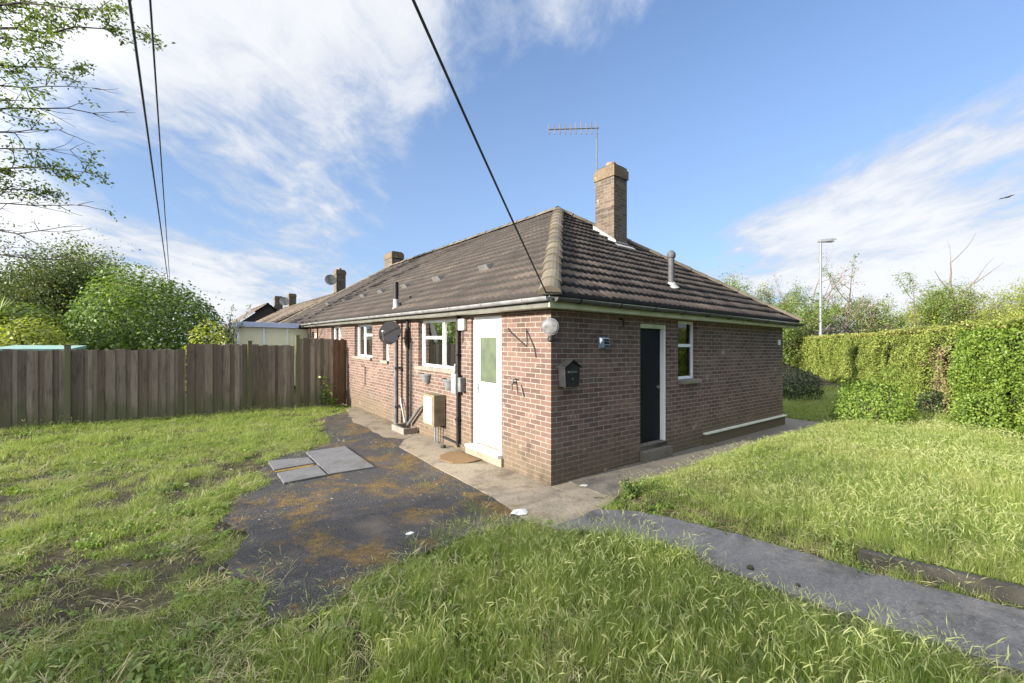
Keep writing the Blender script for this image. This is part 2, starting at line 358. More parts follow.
class MB:
    """Collects faces in world metres, optional per-face uv."""
    def __init__(s):
        s.v, s.f, s.uv, s.r = [], [], [], []

    def face(s, pts, uv=None, rnd=None):
        b = len(s.v)
        s.v += [tuple(p) for p in pts]
        s.f.append(tuple(range(b, b + len(pts))))
        s.uv.append(uv)
        s.r.append(0.5 if rnd is None else rnd)

    def solid(s, verts, faces, uvs=None, rnd=None):
        b = len(s.v)
        s.v += [tuple(p) for p in verts]
        for i, f in enumerate(faces):
            s.f.append(tuple(b + k for k in f))
            s.uv.append(uvs[i] if uvs else None)
            s.r.append(0.5 if rnd is None else rnd)

    def hexa(s, p, rnd=None, uvs=None):
        s.solid(p, [(0, 3, 2, 1), (4, 5, 6, 7), (0, 1, 5, 4), (1, 2, 6, 5), (2, 3, 7, 6), (3, 0, 4, 7)], uvs, rnd)

    def box(s, u0, u1, v0, v1, z0, z1, rnd=None):
        u0, u1 = min(u0, u1), max(u0, u1)
        v0, v1 = min(v0, v1), max(v0, v1)
        s.hexa([W(u0, v0, z0), W(u1, v0, z0), W(u1, v1, z0), W(u0, v1, z0), W(u0, v0, z1), W(u1, v0, z1), W(u1, v1, z1), W(u0, v1, z1)], rnd)
        return s

    def wbox(s, c, sx, sy, sz, rot=0.0):
        ca, sa = math.cos(rot), math.sin(rot)
        P = []
        for dz in (0, 1):
            for dx, dy in ((-1, -1), (1, -1), (1, 1), (-1, 1)):
                x, y = dx * sx / 2, dy * sy / 2
                P.append((c[0] + x * ca - y * sa, c[1] + x * sa + y * ca, c[2] + dz * sz))
        s.hexa(P)
        return s

    def tube(s, path, rad, seg=8, cap=True, rnd=None):
        path = [Vector(p) for p in path]
        if not hasattr(rad, '__len__'):
            rad = [rad] * len(path)
        b = len(s.v)
        t0 = (path[1] - path[0]).normalized()
        a = Vector((0, 0, 1)) if abs(t0.z) < 0.9 else Vector((1, 0, 0))
        nrm = t0.cross(a).normalized()
        for i, p in enumerate(path):
            t = (path[min(i + 1, len(path) - 1)] - path[max(i - 1, 0)])
            t = t.normalized() if t.length > 1e-9 else t0
            nrm = (nrm - t * nrm.dot(t))
            nrm = nrm.normalized() if nrm.length > 1e-6 else t.orthogonal().normalized()
            bi = t.cross(nrm)
            for k in range(seg):
                an = 2 * PI * k / seg
                s.v.append(tuple(p + (nrm * math.cos(an) + bi * math.sin(an)) * rad[i]))
        for i in range(len(path) - 1):
            for k in range(seg):
                k2 = (k + 1) % seg
                s.f.append((b + i * seg + k, b + i * seg + k2, b + (i + 1) * seg + k2, b + (i + 1) * seg + k))
                s.uv.append(None)
                s.r.append(0.5 if rnd is None else rnd)
        if cap:
            for i, rev in ((0, True), (len(path) - 1, False)):
                ring = [b + i * seg + k for k in range(seg)]
                s.f.append(tuple(reversed(ring)) if rev else tuple(ring))
                s.uv.append(None)
                s.r.append(0.5 if rnd is None else rnd)
        return s

    def lathe(s, c, axis, prof, seg=20):
        """prof: list of (distance along axis, radius)"""
        s.tube([Vector(c) + Vector(axis).normalized() * d for d, _ in prof], [r for _, r in prof], seg)
        return s

    def prism(s, poly, z0, z1, frame='uv'):
        """Polygon given in house uv, extruded z0..z1."""
        n = len(poly)
        ar = sum(poly[i][0] * poly[(i + 1) % n][1] - poly[(i + 1) % n][0] * poly[i][1] for i in range(n))
        if ar < 0:
            poly = poly[::-1]
        V = [W(u, v, z0) for u, v in poly] + [W(u, v, z1) for u, v in poly]
        s.solid(V, [tuple(range(n, 2 * n)), tuple(reversed(range(n)))] + [(i, (i + 1) % n, n + (i + 1) % n, n + i) for i in range(n)])
        return s

    def build(s, name, mat, parent=None, loc=None, smooth=False, bevel=0.0, rnd=False):
        me = bpy.data.meshes.new(name)
        o = bpy.data.objects.new(name, me)
        if parent is not None:
            org = ORIG[parent.name]
        else:
            org = tuple(loc) if loc is not None else tuple(np.array(s.v)[:, :].mean(0)[:2]) + (min(p[2] for p in s.v),)
            o.location = org
        me.from_pydata([(p[0] - org[0], p[1] - org[1], p[2] - org[2]) for p in s.v], [], s.f)
        if any(u is not None for u in s.uv):
            lay = me.uv_layers.new(name='UVMap').data
            for poly, u in zip(me.polygons, s.uv):
                if u is not None:
                    for li, c in zip(poly.loop_indices, u):
                        lay[li].uv = c
        if rnd:
            at = me.attributes.new('rnd', 'FLOAT', 'FACE')
            at.data.foreach_set('value', s.r)
        me.materials.append(mat)
        if smooth:
            me.polygons.foreach_set('use_smooth', [True] * len(me.polygons))
            me.set_sharp_from_angle(angle=math.radians(40))
        if bevel:
            bm = bmesh.new()
            bm.from_mesh(me)
            bmesh.ops.remove_doubles(bm, verts=bm.verts, dist=0.0004)
            bmesh.ops.bevel(bm, geom=[e for e in bm.edges if len(e.link_faces) == 2 and e.calc_face_angle(0) > 0.5], offset=bevel, segments=2, affect='EDGES', profile=0.6)
            bm.to_mesh(me)
            bm.free()
        COL.objects.link(o)
        if parent is not None:
            o.parent = parent
        ORIG[o.name] = org
        return o

def tag(o, label=None, cat=None, group=None, kind=None):
    for k, v in (('label', label), ('category', cat), ('group', group), ('kind', kind)):
        if v:
            o[k] = v
    return o

def thing(name, label, cat, loc, group=None):
    o = bpy.data.objects.new(name, None)
    o.empty_display_size = 0.2
    o.location = loc
    COL.objects.link(o)
    ORIG[o.name] = tuple(loc)
    return tag(o, label, cat, group)

def np_mesh(name, verts, quads, mat, parent=None, loc=(0, 0, 0), rnd=None, link=True):
    """fast mesh from numpy arrays (all faces with the same corner count)"""
    me = bpy.data.meshes.new(name)
    org = np.array(ORIG[parent.name] if parent is not None else loc)
    verts = np.asarray(verts, np.float32) - org.astype(np.float32)
    k = quads.shape[1]
    me.vertices.add(len(verts))
    me.vertices.foreach_set('co', verts.ravel())
    me.loops.add(quads.size)
    me.loops.foreach_set('vertex_index', quads.astype(np.int32).ravel())
    me.polygons.add(len(quads))
    me.polygons.foreach_set('loop_start', np.arange(0, quads.size, k, dtype=np.int32))
    me.polygons.foreach_set('loop_total', np.full(len(quads), k, np.int32))
    me.update(calc_edges=True)
    if rnd is not None:
        at = me.attributes.new('rnd', 'FLOAT', 'FACE')
        at.data.foreach_set('value', np.asarray(rnd, np.float32))
    me.materials.append(mat)
    o = bpy.data.objects.new(name, me)
    if link:
        COL.objects.link(o)
    if parent is not None:
        o.parent = parent
    else:
        o.location = loc
    ORIG[o.name] = tuple(org)
    return o

def unit(a):
    return a / np.maximum(np.linalg.norm(a, axis=1, keepdims=True), 1e-9)

def leaf_geo(P, out, size, rng, aspect=0.5, spread=0.9, droop=0.0):
    """kite shaped folded leaves at P facing roughly OUT"""
    n = len(P)
    nr = unit(out + rng.normal(0, spread, (n, 3)))
    ax = unit(np.cross(nr, rng.normal(0, 1, (n, 3))))
    ax[:, 2] -= droop
    ax = unit(ax)
    sd = unit(np.cross(nr, ax))
    L = np.asarray(size)[:, None] * np.ones((n, 1))
    b = P - ax * L * 0.5
    t = P + ax * L * 0.5 - nr * L * 0.12
    l = P + sd * L * aspect * 0.5 + nr * L * 0.10 - ax * L * 0.05
    r = P - sd * L * aspect * 0.5 + nr * L * 0.10 - ax * L * 0.05
    V = np.stack([b, r, t, l], 1).reshape(-1, 3)
    Q = np.arange(4 * n).reshape(n, 4)
    return V, Q

def lump(dirs, rng, k=9, amp=0.25, sharp=6.0):
    c = unit(rng.normal(0, 1, (k, 3)))
    a = rng.uniform(-amp, amp, k)
    return 1 + (np.exp(sharp * (dirs @ c.T - 1)) * a).sum(1)

# ------------------------------------------------------------------ camera, sun, sky
cam = bpy.data.cameras.new('camera')
cam.sensor_width = 36
cam.lens = 36 * 423 / 1024
cam.shift_y = 1.5 / 1024
cam.clip_start = 0.05
cam.clip_end = 2000
co = bpy.data.objects.new('camera', cam)
co.location = (0, 0, CAMZ)
co.rotation_euler = (PI / 2, 0, 0)
COL.objects.link(co)
SC.camera = co

SUN_EL = math.radians(15.5)
SUN_AZ = math.radians(235.4)             # clockwise from +Y
SUNV = Vector((math.sin(SUN_AZ) * math.cos(SUN_EL), math.cos(SUN_AZ) * math.cos(SUN_EL), math.sin(SUN_EL)))
sl = bpy.data.lights.new('sun', 'SUN')
sl.energy = 4.4
sl.angle = math.radians(0.6)
sl.color = (1.0, 0.92, 0.82)
so = bpy.data.objects.new('sun', sl)
so.rotation_euler = (-SUNV).to_track_quat('-Z', 'Y').to_euler()
so.location = (-20, -12, 12)
COL.objects.link(so)

SC.view_settings.view_transform = 'Standard'
SC.view_settings.look = 'None'
SC.view_settings.exposure = 1.6
SC.view_settings.gamma = 1.0

def make_world():
    w = bpy.data.worlds.new('World')
    SC.world = w
    w.use_nodes = True
    nt = w.node_tree
    bg = nt.nodes['Background']
    sky = nt.nodes.new('ShaderNodeTexSky')
    sky.sky_type = 'NISHITA'
    sky.sun_disc = False
    sky.sun_elevation = SUN_EL
    sky.sun_rotation = SUN_AZ
    sky.air_density = 1.0
    sky.dust_density = 0.4
    sky.ozone_density = 2.0
    d = nt.nodes.new('ShaderNodeTexCoord').outputs['Generated']
    sep = N(nt, 'ShaderNodeSeparateXYZ', None, Vector=d)
    z = math_(nt, 'MAXIMUM', sep.outputs[2], 0.0)
    zz = math_(nt, 'ADD', z, 0.16)
    pl = N(nt, 'ShaderNodeCombineXYZ', None, X=math_(nt, 'DIVIDE', sep.outputs[0], zz), Y=math_(nt, 'DIVIDE', sep.outputs[1], zz), Z=0.0).outputs[0]
    mp = N(nt, 'ShaderNodeMapping', None, Vector=pl, Rotation=(0, 0, math.radians(28)), Scale=(1.0, 0.6, 1), Location=(3.1, 1.7, 0)).outputs[0]
    n1 = noise(nt, mp, 1.9, 10, 0.6, 0.3)
    n2 = noise(nt, mp, 7.0, 8, 0.66, 0.6)
    cov = math_(nt, 'ADD', math_(nt, 'MULTIPLY', math_(nt, 'SUBTRACT', n1, 0.5), 1.7), math_(nt, 'MULTIPLY', math_(nt, 'SUBTRACT', n2, 0.5), 0.75))
    # where the cloud banks lie (fixed directions on the sky): direction x/y, direction z/y, width, strength
    lobes = [(-0.45, 0.66, 0.22, 0.42), (-0.62, 0.80, 0.24, 0.3), (-0.8, 0.55, 0.2, 0.12), (-1.1, 0.55, 0.3, 0.06), (-0.05, 0.82, 0.2, 0.3), (0.14, 0.80, 0.16, 0.3), (0.35, 0.85, 0.18, 0.2), (-0.98, 0.28, 0.2, 0.16),
             (-0.9, 0.24, 0.16, 0.26), (-0.6, 0.24, 0.13, 0.24), (-0.4, 0.22, 0.12, 0.2), (-0.75, 0.42, 0.14, -0.3), (-0.58, 0.34, 0.14, -0.34), (-0.9, 0.36, 0.1, -0.15),
             (1.2, 0.47, 0.18, 0.34), (0.95, 0.36, 0.18, 0.3), (0.70, 0.27, 0.16, 0.22), (0.45, 0.22, 0.14, 0.2), (1.1, 0.25, 0.22, 0.18),
             (0.65, 0.62, 0.3, -0.4), (-0.15, 0.48, 0.28, -0.42), (0.15, 0.36, 0.2, -0.25), (1.1, 0.78, 0.25, -0.3), (0.3, 0.55, 0.2, -0.3)]
    for a, b, wd, amp in lobes:
        c = Vector((a, 1.0, b)).normalized()
        dt = N(nt, 'ShaderNodeVectorMath', {'operation': 'DOT_PRODUCT'}, _0=d, _1=tuple(c)).outputs['Value']
        cov = math_(nt, 'ADD', cov, math_(nt, 'MULTIPLY', mrange(nt, dt, math.cos(wd * 1.7), 1.0), amp))
    cov = math_(nt, 'ADD', cov, math_(nt, 'MULTIPLY', mrange(nt, z, 0.22, 0.02), 0.2))
    # unseen brighter cloud added overhead and on the sun side as fill light
    sd = N(nt, 'ShaderNodeVectorMath', {'operation': 'DOT_PRODUCT'}, _0=d, _1=tuple(Vector((-0.86, -0.40, 0.32)).normalized())).outputs['Value']
    back = math_(nt, 'MAXIMUM', mrange(nt, sd, 0.35, 0.9), mrange(nt, z, 0.68, 0.9))
    cov = math_(nt, 'ADD', cov, math_(nt, 'MULTIPLY', back, 0.55))
    mask = mrange(nt, cov, -0.08, 0.42)
    dens = mrange(nt, cov, 0.12, 0.7)
    cc = mixc(nt, dens, (2.9, 3.25, 3.9), (4.5, 4.55, 4.65))
    glow = math_(nt, 'ADD', 1.0, math_(nt, 'MULTIPLY', back, 2.7))
    cc = N(nt, 'ShaderNodeVectorMath', {'operation': 'SCALE'}, _0=cc, Scale=glow).outputs[0]
    blue = mixc(nt, 1.0, sky.outputs[0], (0.80, 0.93, 1.17), 'MULTIPLY')
    # thin high veil that pales the blue towards the skyline
    blue = mixc(nt, mrange(nt, z, 0.6, 0.0, 0.2, 0.75, False), blue, (2.1, 2.85, 4.1))
    col = mixc(nt, math_(nt, 'MULTIPLY', mask, 0.93), blue, cc)
    nt.links.new(col, bg.inputs[0])
    bg.inputs[1].default_value = 0.072
make_world()

# ------------------------------------------------------------------ plan polygons (house uv)
PATH = [(-0.92, -1.0), (-0.12, -0.95), (0.22, -1.28), (0.47, -1.91), (0.61, -2.48), (0.76, -3.31), (1.04, -4.19), (1.5, -5.6),
        (0.5, -5.9), (0.06, -4.3), (-0.06, -3.67), (-0.17, -3.1), (-0.25, -2.31), (-0.44, -1.77)]
APRON = [(0.0, 4.1), (-0.55, 3.75), (-0.84, 3.3), (-0.89, 1.58), (-0.9, 0.16), (-1.0, -0.69), (-0.92, -1.0), (-0.12, -0.95), (0.16, -0.9), (0.34, -0.84), (0.34, 0.0), (0.0, 0.0)]
HIPPATH = [(0.34, 0.0), (0.34, -0.84), (0.86, -0.70), (1.51, -0.64), (3.31, -0.58), (6.6, -0.56), (9.3, -0.62), (9.3, 1.6), (8.16, 1.6), (8.16, 0.0)]
TAR = [(-3.56, 1.93), (-3.12, 2.4), (-3.1, 3.2), (-2.7, 3.85), (-2.2, 4.0), (-1.78, 4.5), (-1.65, 5.6), (-1.41, 6.96), (-0.9, 7.5), (-0.42, 7.9), (0.0, 8.1), (0.0, 4.1),
       (-0.55, 3.75), (-0.84, 3.3), (-0.89, 1.58), (-0.9, 0.16), (-1.0, -0.69), (-1.3, -0.72), (-1.6, -0.58), (-2.0, -0.68), (-2.4, -0.6), (-2.96, -0.76), (-3.3, -1.02), (-3.62, -0.95),
       (-3.5, -0.4), (-3.78, 0.23), (-3.55, 0.9), (-3.75, 1.4)]
SLABS = [[(-2.98, 2.96), (-2.40, 3.0), (-2.40, 3.42), (-2.98, 3.56)], [(-2.37, 2.27), (-1.69, 2.25), (-1.68, 3.82), (-2.36, 3.80)], [(-2.97, 2.2), (-2.40, 2.24), (-2.40, 2.82), (-2.97, 2.74)]]
LEN, WID = 20.0, 8.16
HOUSE = [(0, 0), (WID, 0), (WID, LEN), (0, LEN)]

def inside(poly, u, v):
    u, v = np.asarray(u), np.asarray(v)
    r = np.zeros(u.shape, bool)
    n = len(poly)
    for i in range(n):
        (x1, y1), (x2, y2) = poly[i], poly[(i + 1) % n]
        if y1 == y2:
            continue
        c = ((y1 > v) != (y2 > v)) & (u < (x2 - x1) * (v - y1) / (y2 - y1) + x1)
        r ^= c
    return r

def edge_dist(poly, u, v):
    d = np.full(np.shape(u), 1e9)
    n = len(poly)
    for i in range(n):
        a, b = np.array(poly[i]), np.array(poly[(i + 1) % n])
        ab = b - a
        t = np.clip(((u - a[0]) * ab[0] + (v - a[1]) * ab[1]) / (ab @ ab), 0, 1)
        d = np.minimum(d, np.hypot(u - a[0] - t * ab[0], v - a[1] - t * ab[1]))
    return d

def vnoise(x, y, s, seed=0):
    """smooth value noise in 0..1"""
    x, y = np.asarray(x) * s + 100.3, np.asarray(y) * s + 57.1
    xi, yi = np.floor(x).astype(int), np.floor(y).astype(int)
    fx, fy = x - xi, y - yi
    fx, fy = fx * fx * (3 - 2 * fx), fy * fy * (3 - 2 * fy)
    h = lambda a, b: (np.sin(a * 127.1 + b * 311.7 + seed * 74.7) * 43758.5453) % 1.0
    return (h(xi, yi) * (1 - fx) + h(xi + 1, yi) * fx) * (1 - fy) + (h(xi, yi + 1) * (1 - fx) + h(xi + 1, yi + 1) * fx) * fy

def ground_h(x, y):
    u, v = uv_of(x, y)
    z = gz(x, y) - 0.03
    # lawn right of the path and below the hip end stands a little higher
    line = np.interp(-v, [0.84, 1.3, 1.9, 2.5, 3.3, 4.2, 5.6], [0.34, 0.22, 0.47, 0.61, 0.76, 1.04, 1.5])
    right = np.clip((u - line - 0.06) / 0.35, 0, 1) * np.clip((-v - 0.62) / 0.3, 0, 1)
    z = z + right * 0.12
    far = np.clip((np.hypot(x, y) - 3) / 10, 0, 1)
    paved = inside(PATH, u, v) | inside(APRON, u, v) | inside(HIPPATH, u, v) | inside(TAR, u, v)
    z = z + np.where(paved, -0.03, (vnoise(x, y, 0.5) - 0.5) * 0.06 + (vnoise(x, y, 1.7, 3) - 0.5) * 0.04)
    return z

def make_ground():
    xs = np.concatenate([[-400, -150, -60, -30, -20], np.arange(-15, 18, 0.16), [19, 22, 30, 60, 150, 400]])
    ys = np.concatenate([[-400, -150, -50, -20, -10, -5, -2, 0], np.arange(0.6, 22, 0.16), [23, 26, 32, 60, 150, 500]])
    X, Y = np.meshgrid(xs, ys)
    Z = ground_h(X, Y)
    V = np.stack([X, Y, Z], -1).reshape(-1, 3)
    ny, nx = X.shape
    i = (np.arange(ny - 1)[:, None] * nx + np.arange(nx - 1)[None]).ravel()
    Q = np.stack([i, i + 1, i + nx + 1, i + nx], 1)
    o = np_mesh('ground', V, Q, M['ground'])
    o.data.polygons.foreach_set('use_smooth', [True] * len(Q))
    tag(o, 'soil and thatch under the rough grass of the garden', None, None, 'structure')
make_ground()

def rough_poly(poly, amp, step=0.12, keep=lambda u, v: False, seed=1):
    """resample an outline and wobble it like a broken edge"""
    out = []
    n = len(poly)
    for i in range(n):
        a, b = np.array(poly[i]), np.array(poly[(i + 1) % n])
        L = np.linalg.norm(b - a)
        k = max(1, int(L / step))
        nr = np.array([b[1] - a[1], a[0] - b[0]]) / max(L, 1e-6)
        for j in range(k):
            p = a + (b - a) * j / k
            if not keep(*p) and j:
                p = p + nr * amp * (vnoise(p[0] * 3.1, p[1] * 3.1, 1.6, seed) - 0.5) * 2
            out.append(tuple(p))
    return out

def slab_of(name, poly, z0, z1, mat, label, bevel=0.0):
    o = MB().prism(poly, z0, z1).build(name, mat, bevel=bevel)
    return tag(o, label, None, None, 'structure')

slab_of('tarmac_yard', rough_poly(TAR, 0.10, 0.11, keep=lambda u, v: u > -1.06), -0.09, 0.003, M['tarmac'], 'crumbling dark tarmac yard with orange moss patches')
slab_of('concrete_apron', rough_poly(APRON, 0.012, 0.1, lambda u, v: u > -0.1), -0.1, 0.010, M['concrete'], 'pale concrete apron along the sunlit brick wall')
slab_of('mossy_strip', rough_poly([(-.02, 4.05), (-.5, 3.85), (-.78, 4.3), (-.72, 5.2), (-.8, 6.2), (-.55, 7.4), (-.3, 8.3), (-.02, 8.6)], .08, keep=lambda u, v: u > -.05), -.06, .006, M['rubble'], 'mossy broken concrete along the foot of the sunlit wall')
slab_of('side_path', HIPPATH, -0.1, 0.022, M['path_shade'], 'damp concrete path along the shaded brick wall')
slab_of('garden_path', rough_poly(PATH, 0.018, 0.1), -0.14, 0.03, M['path'], 'grey concrete garden path leading to the house corner', 0.008)

for i, (poly, lab) in enumerate(zip(SLABS, ['small grey paving slab nearest the fence with mossy joint beside it', 'largest grey paving slab of the three sunk in the tarmac', 'small grey paving slab nearest the long grass beside the mossy joint'])):
    o = MB().prism(poly, -0.04, 0.022 + 0.004 * i).build('paving_slab', M['slab'], bevel=0.006)
    tag(o, lab, 'paving slab', 'paving slabs laid on the tarmac')
o = MB().prism([(-2.97, 2.84), (-2.44, 2.86), (-2.42, 2.98), (-2.97, 2.92)], -0.03, 0.012).build('moss_strip', simple('orange_moss', (0.20, 0.12, 0.02), (0.11, 0.07, 0.015), 18, 0.95, bstr=0.8))
tag(o, 'orange moss filling the joint between the slabs', 'moss', None, 'stuff')

# kerb along the lawn side of the path
k = MB()
KP = [(0.86, -3.22), (1.0, -3.7), (1.16, -4.25), (1.62, -5.7)]
for (a, b) in zip(KP[:-1], KP[1:]):
    a, b = np.array(a), np.array(b)
    n = np.array([-(b - a)[1], (b - a)[0]]) / np.linalg.norm(b - a) * 0.075
    P = [a, b, b + n, a + n]
    k.hexa([W(*p, -0.1) for p in P] + [W(*p, 0.15) for p in P])
kb = k.build('kerb_edging', M['kerb'], bevel=0.012)
tag(kb, 'mossy concrete kerb edging between the path and the lawn', 'kerb')

# ------------------------------------------------------------------ the bungalow
house = thing('brick_bungalow', 'red brick bungalow with hipped tiled roof, white side door and dark front door', 'house', W(0, 0, 0))
O = 0.27                                   # eaves overhang
ZE = 2.645                                 # roof plane height at the overhang
SLOPE = 0.689
COSP = 1 / math.sqrt(1 + SLOPE ** 2)
SINP = SLOPE * COSP
RIDGE = ZE + SLOPE * (WID / 2 + O)
AP = WID / 2

HOLES_L = dict(door=(1.17, 2.08, 0.17, 2.46), kitchen=(2.62, 4.24, 1.47, 2.46), small=(5.92, 6.32, 1.5, 2.46), bed=(7.12, 8.62, 1.53, 2.46), far=(10.0, 11.15, 1.2, 2.46), rear=(13.2, 14.0, 0.1, 2.3))
HOLES_R = dict(door=(2.07, 2.88, 0.27, 2.38), win=(3.24, 3.93, 1.36, 2.48))

def wall(mb, length, height, holes, place, depth, z0=-0.3):
    """outer skin with openings and brick reveals; place(s, z, inward) -> world"""
    ss = sorted({0, length, *[h[0] for h in holes], *[h[1] for h in holes]})
    zs = sorted({z0, height, *[h[2] for h in holes], *[h[3] for h in holes]})
    for a, b in zip(ss[:-1], ss[1:]):
        for c, d in zip(zs[:-1], zs[1:]):
            ms, mz = (a + b) / 2, (c + d) / 2
            if any(h[0] < ms < h[1] and h[2] < mz < h[3] for h in holes):
                continue
            mb.face([place(a, c, 0), place(b, c, 0), place(b, d, 0), place(a, d, 0)], [(a, c), (b, c), (b, d), (a, d)])
    for (a, b, c, d) in holes:
        e = depth
        mb.face([place(a, c, 0), place(a, d, 0), place(a, d, e), place(a, c, e)], [(a, c), (a, d), (a + e, d), (a + e, c)])
        mb.face([place(b, c, 0), place(b, c, e), place(b, d, e), place(b, d, 0)], [(b, c), (b - e, c), (b - e, d), (b, d)])
        mb.face([place(a, c, 0), place(a, c, e), place(b, c, e), place(b, c, 0)], [(a, c), (a, c + e), (b, c + e), (b, c)])
        mb.face([place(a, d, 0), place(b, d, 0), place(b, d, e), place(a, d, e)], [(a, d), (b, d), (b, d - e), (a, d - e)])

mb = MB()
DEP = 0.16
wall(mb, LEN, 2.5, list(HOLES_L.values()), lambda s, z, e: W(e, s, z), DEP)
wall(mb, WID, 2.5, list(HOLES_R.values()), lambda s, z, e: W(s, e, z), DEP)
wall(mb, WID, 2.5, [], lambda s, z, e: W(s, LEN - e, z), DEP)
wall(mb, LEN, 2.5, [], lambda s, z, e: W(WID - e, s, z), DEP)
walls = mb.build('wall', M['brick'], house)

# pale rooms behind the windows
inn = MB()
def room(u0, u1, v0, v1):
    zb, zt = 0.05, 2.44
    q = [(u0, v0), (u1, v0), (u1, v1), (u0, v1)]
    inn.face([W(*p, zb) for p in q])
    inn.face([W(*p, zt) for p in q[::-1]])
    for i, (a, b) in enumerate(zip(q, q[1:] + q[:1])):
        if i == 3:
            continue
        inn.face([W(*a, zb), W(*a, zt), W(*b, zt), W(*b, zb)])
room(DEP + 0.02, 1.5, 2.3, 5.5)
room(DEP + 0.02, 1.5, 5.6, 9.3)
room(DEP + 0.02, 3.4, 9.4, 12.6)
inn.build('interior', M['plaster'], house)
inr = MB()
zb, zt = 0.3, 2.47
for q in ([(3.15, DEP + 0.02), (3.15, 2.0), (4.1, 2.0), (4.1, DEP + 0.02)],):
    for a, b in zip(q[:-1], q[1:]):
        inr.face([W(*a, zb), W(*b, zb), W(*b, zt), W(*a, zt)])
    inr.face([W(*p, zb) for p in q])
    inr.face([W(*p, zt) for p in q[::-1]])
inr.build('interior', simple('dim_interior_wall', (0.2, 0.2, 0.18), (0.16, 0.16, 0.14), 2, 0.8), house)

# roof: interlocking concrete tiles, one course above the other
def tiles(place, smin, smax, s0, s1, tmax, gauge=0.315, period=0.15, amp=0.030, ds=0.025, seed=0):
    """place(s, t, h) -> world; returns a mesh builder arrays"""
    rng = np.random.default_rng(seed)
    s = np.arange(s0, s1 + ds, ds)
    ph = (s % period) / period
    prof = amp * np.clip(np.sin(ph * PI) ** 1.0, 0, 1) ** 1.6
    ncol = int((s1 - s0) / 0.3) + 3
    V, Q, UV = [], [], []
    base = 0
    nc = int(math.ceil(tmax / gauge))
    for c in range(nc):
        t0, t1 = c * gauge, min((c + 1) * gauge, tmax)
        col = np.clip(((s - s0) / 0.3).astype(int), 0, ncol - 1)
        jit = rng.normal(0, 0.0035, ncol)[col]
        jt = rng.normal(0, 0.006, ncol)[col] if c else 0 * s
        lift = 0.058
        lo0, hi0, lo1, hi1 = smin(t0), smax(t0), smin(t1), smax(t1)
        sa, sb = np.clip(s, lo0, hi0), np.clip(s, lo1, hi1)
        front_h = lift + prof + jit
        rows = [(sa, t0 + jt, 0.0 * s - 0.004), (sa, t0 + jt, front_h), (sb, 0 * s + t1 + 0.012, 0.006 + prof + jit)]
        n = len(s)
        for (ss, tt, hh) in rows:
            V.append(np.stack(place(ss, tt, hh), 1))
        # duplicate so uv differ per row is not needed; uv by vertex
        for (ss, tt, hh), tv in zip(rows, (0.02, 0.02, 0.98)):
            UV.append(np.stack([ss / 0.3, c + 0 * ss + tv], 1))
        i = np.arange(n - 1)
        w = (sa[1:] - sa[:-1] > 1e-6) | (sb[1:] - sb[:-1] > 1e-6)
        i = i[w]
        for k in (0, 1):
            a = base + k * n + i
            Q.append(np.stack([a, a + 1, a + n + 1, a + n], 1))
        base += 3 * n
    return np.concatenate(V), np.concatenate(Q), np.concatenate(UV)

def tile_obj(name, arrs, mat, parent):
    V, Q, UV = arrs
    o = np_mesh(name, V, Q, mat, parent)
    lay = o.data.uv_layers.new(name='UVMap')
    lay.data.foreach_set('uv', UV[Q.ravel()].astype(np.float32).ravel())
    return o

def Warr(u, v, z):
    return (CX + u * DU[0] + v * DV[0], CY + u * DU[1] + v * DV[1], z + SU * u + SV * v)

TMAX = (AP + O) / COSP - 0.02
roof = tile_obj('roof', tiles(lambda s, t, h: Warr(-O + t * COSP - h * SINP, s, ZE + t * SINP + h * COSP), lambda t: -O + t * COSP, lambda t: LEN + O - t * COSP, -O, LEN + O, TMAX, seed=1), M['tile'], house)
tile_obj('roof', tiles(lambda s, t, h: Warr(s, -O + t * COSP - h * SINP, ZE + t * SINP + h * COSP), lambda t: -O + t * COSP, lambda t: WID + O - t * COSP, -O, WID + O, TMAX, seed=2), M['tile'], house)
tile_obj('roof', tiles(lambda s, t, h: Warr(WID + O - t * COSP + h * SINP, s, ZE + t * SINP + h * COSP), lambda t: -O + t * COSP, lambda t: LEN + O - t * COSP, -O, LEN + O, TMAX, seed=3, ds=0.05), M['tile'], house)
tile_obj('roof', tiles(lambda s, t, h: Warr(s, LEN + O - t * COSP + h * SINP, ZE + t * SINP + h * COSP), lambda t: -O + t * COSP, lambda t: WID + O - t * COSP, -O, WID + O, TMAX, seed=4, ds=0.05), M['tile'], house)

def ridge_run(name, a, b, parent, r=0.125, seg_len=0.42, sink=0.015, rim=0.012):
    """row of half round cover tiles from a to b"""
    a, b = Vector(a), Vector(b)
    d = b - a
    n = max(1, int(round(d.length / seg_len)))
    t = d.normalized()
    side = t.cross(Vector((0, 0, 1))).normalized()
    up = side.cross(t).normalized()
    mbd = MB()
    K = 9
    for i in range(n):
        p, q = a + d * (i / n), a + d * ((i + 1.06) / n if i < n - 1 else 1)
        ra, rb = r + rim + random.uniform(-.004, .004), r
        wob = side * random.uniform(-.008, .008) + up * random.uniform(-.004, .006)
        pts0, pts1 = [], []
        for k2 in range(K):
            an = PI * (k2 / (K - 1))
            off = lambda rr: side * math.cos(an) * rr * 1.08 + up * (math.sin(an) * rr * 0.8 - sink)
            pts0.append(p + off(ra) + wob)
            pts1.append(q + off(rb) + wob)
        for k2 in range(K - 1):
            mbd.face([pts0[k2], pts0[k2 + 1], pts1[k2 + 1], pts1[k2]], [(i + .1, .5), (i + .3, .5), (i + .3, .9), (i + .1, .9)])
        mbd.face(pts0[::-1], [(i + .2, .5)] * K)
        mbd.face(pts1, [(i + .2, .5)] * K)
    return mbd.build(name, M['ridge'], parent, smooth=True)

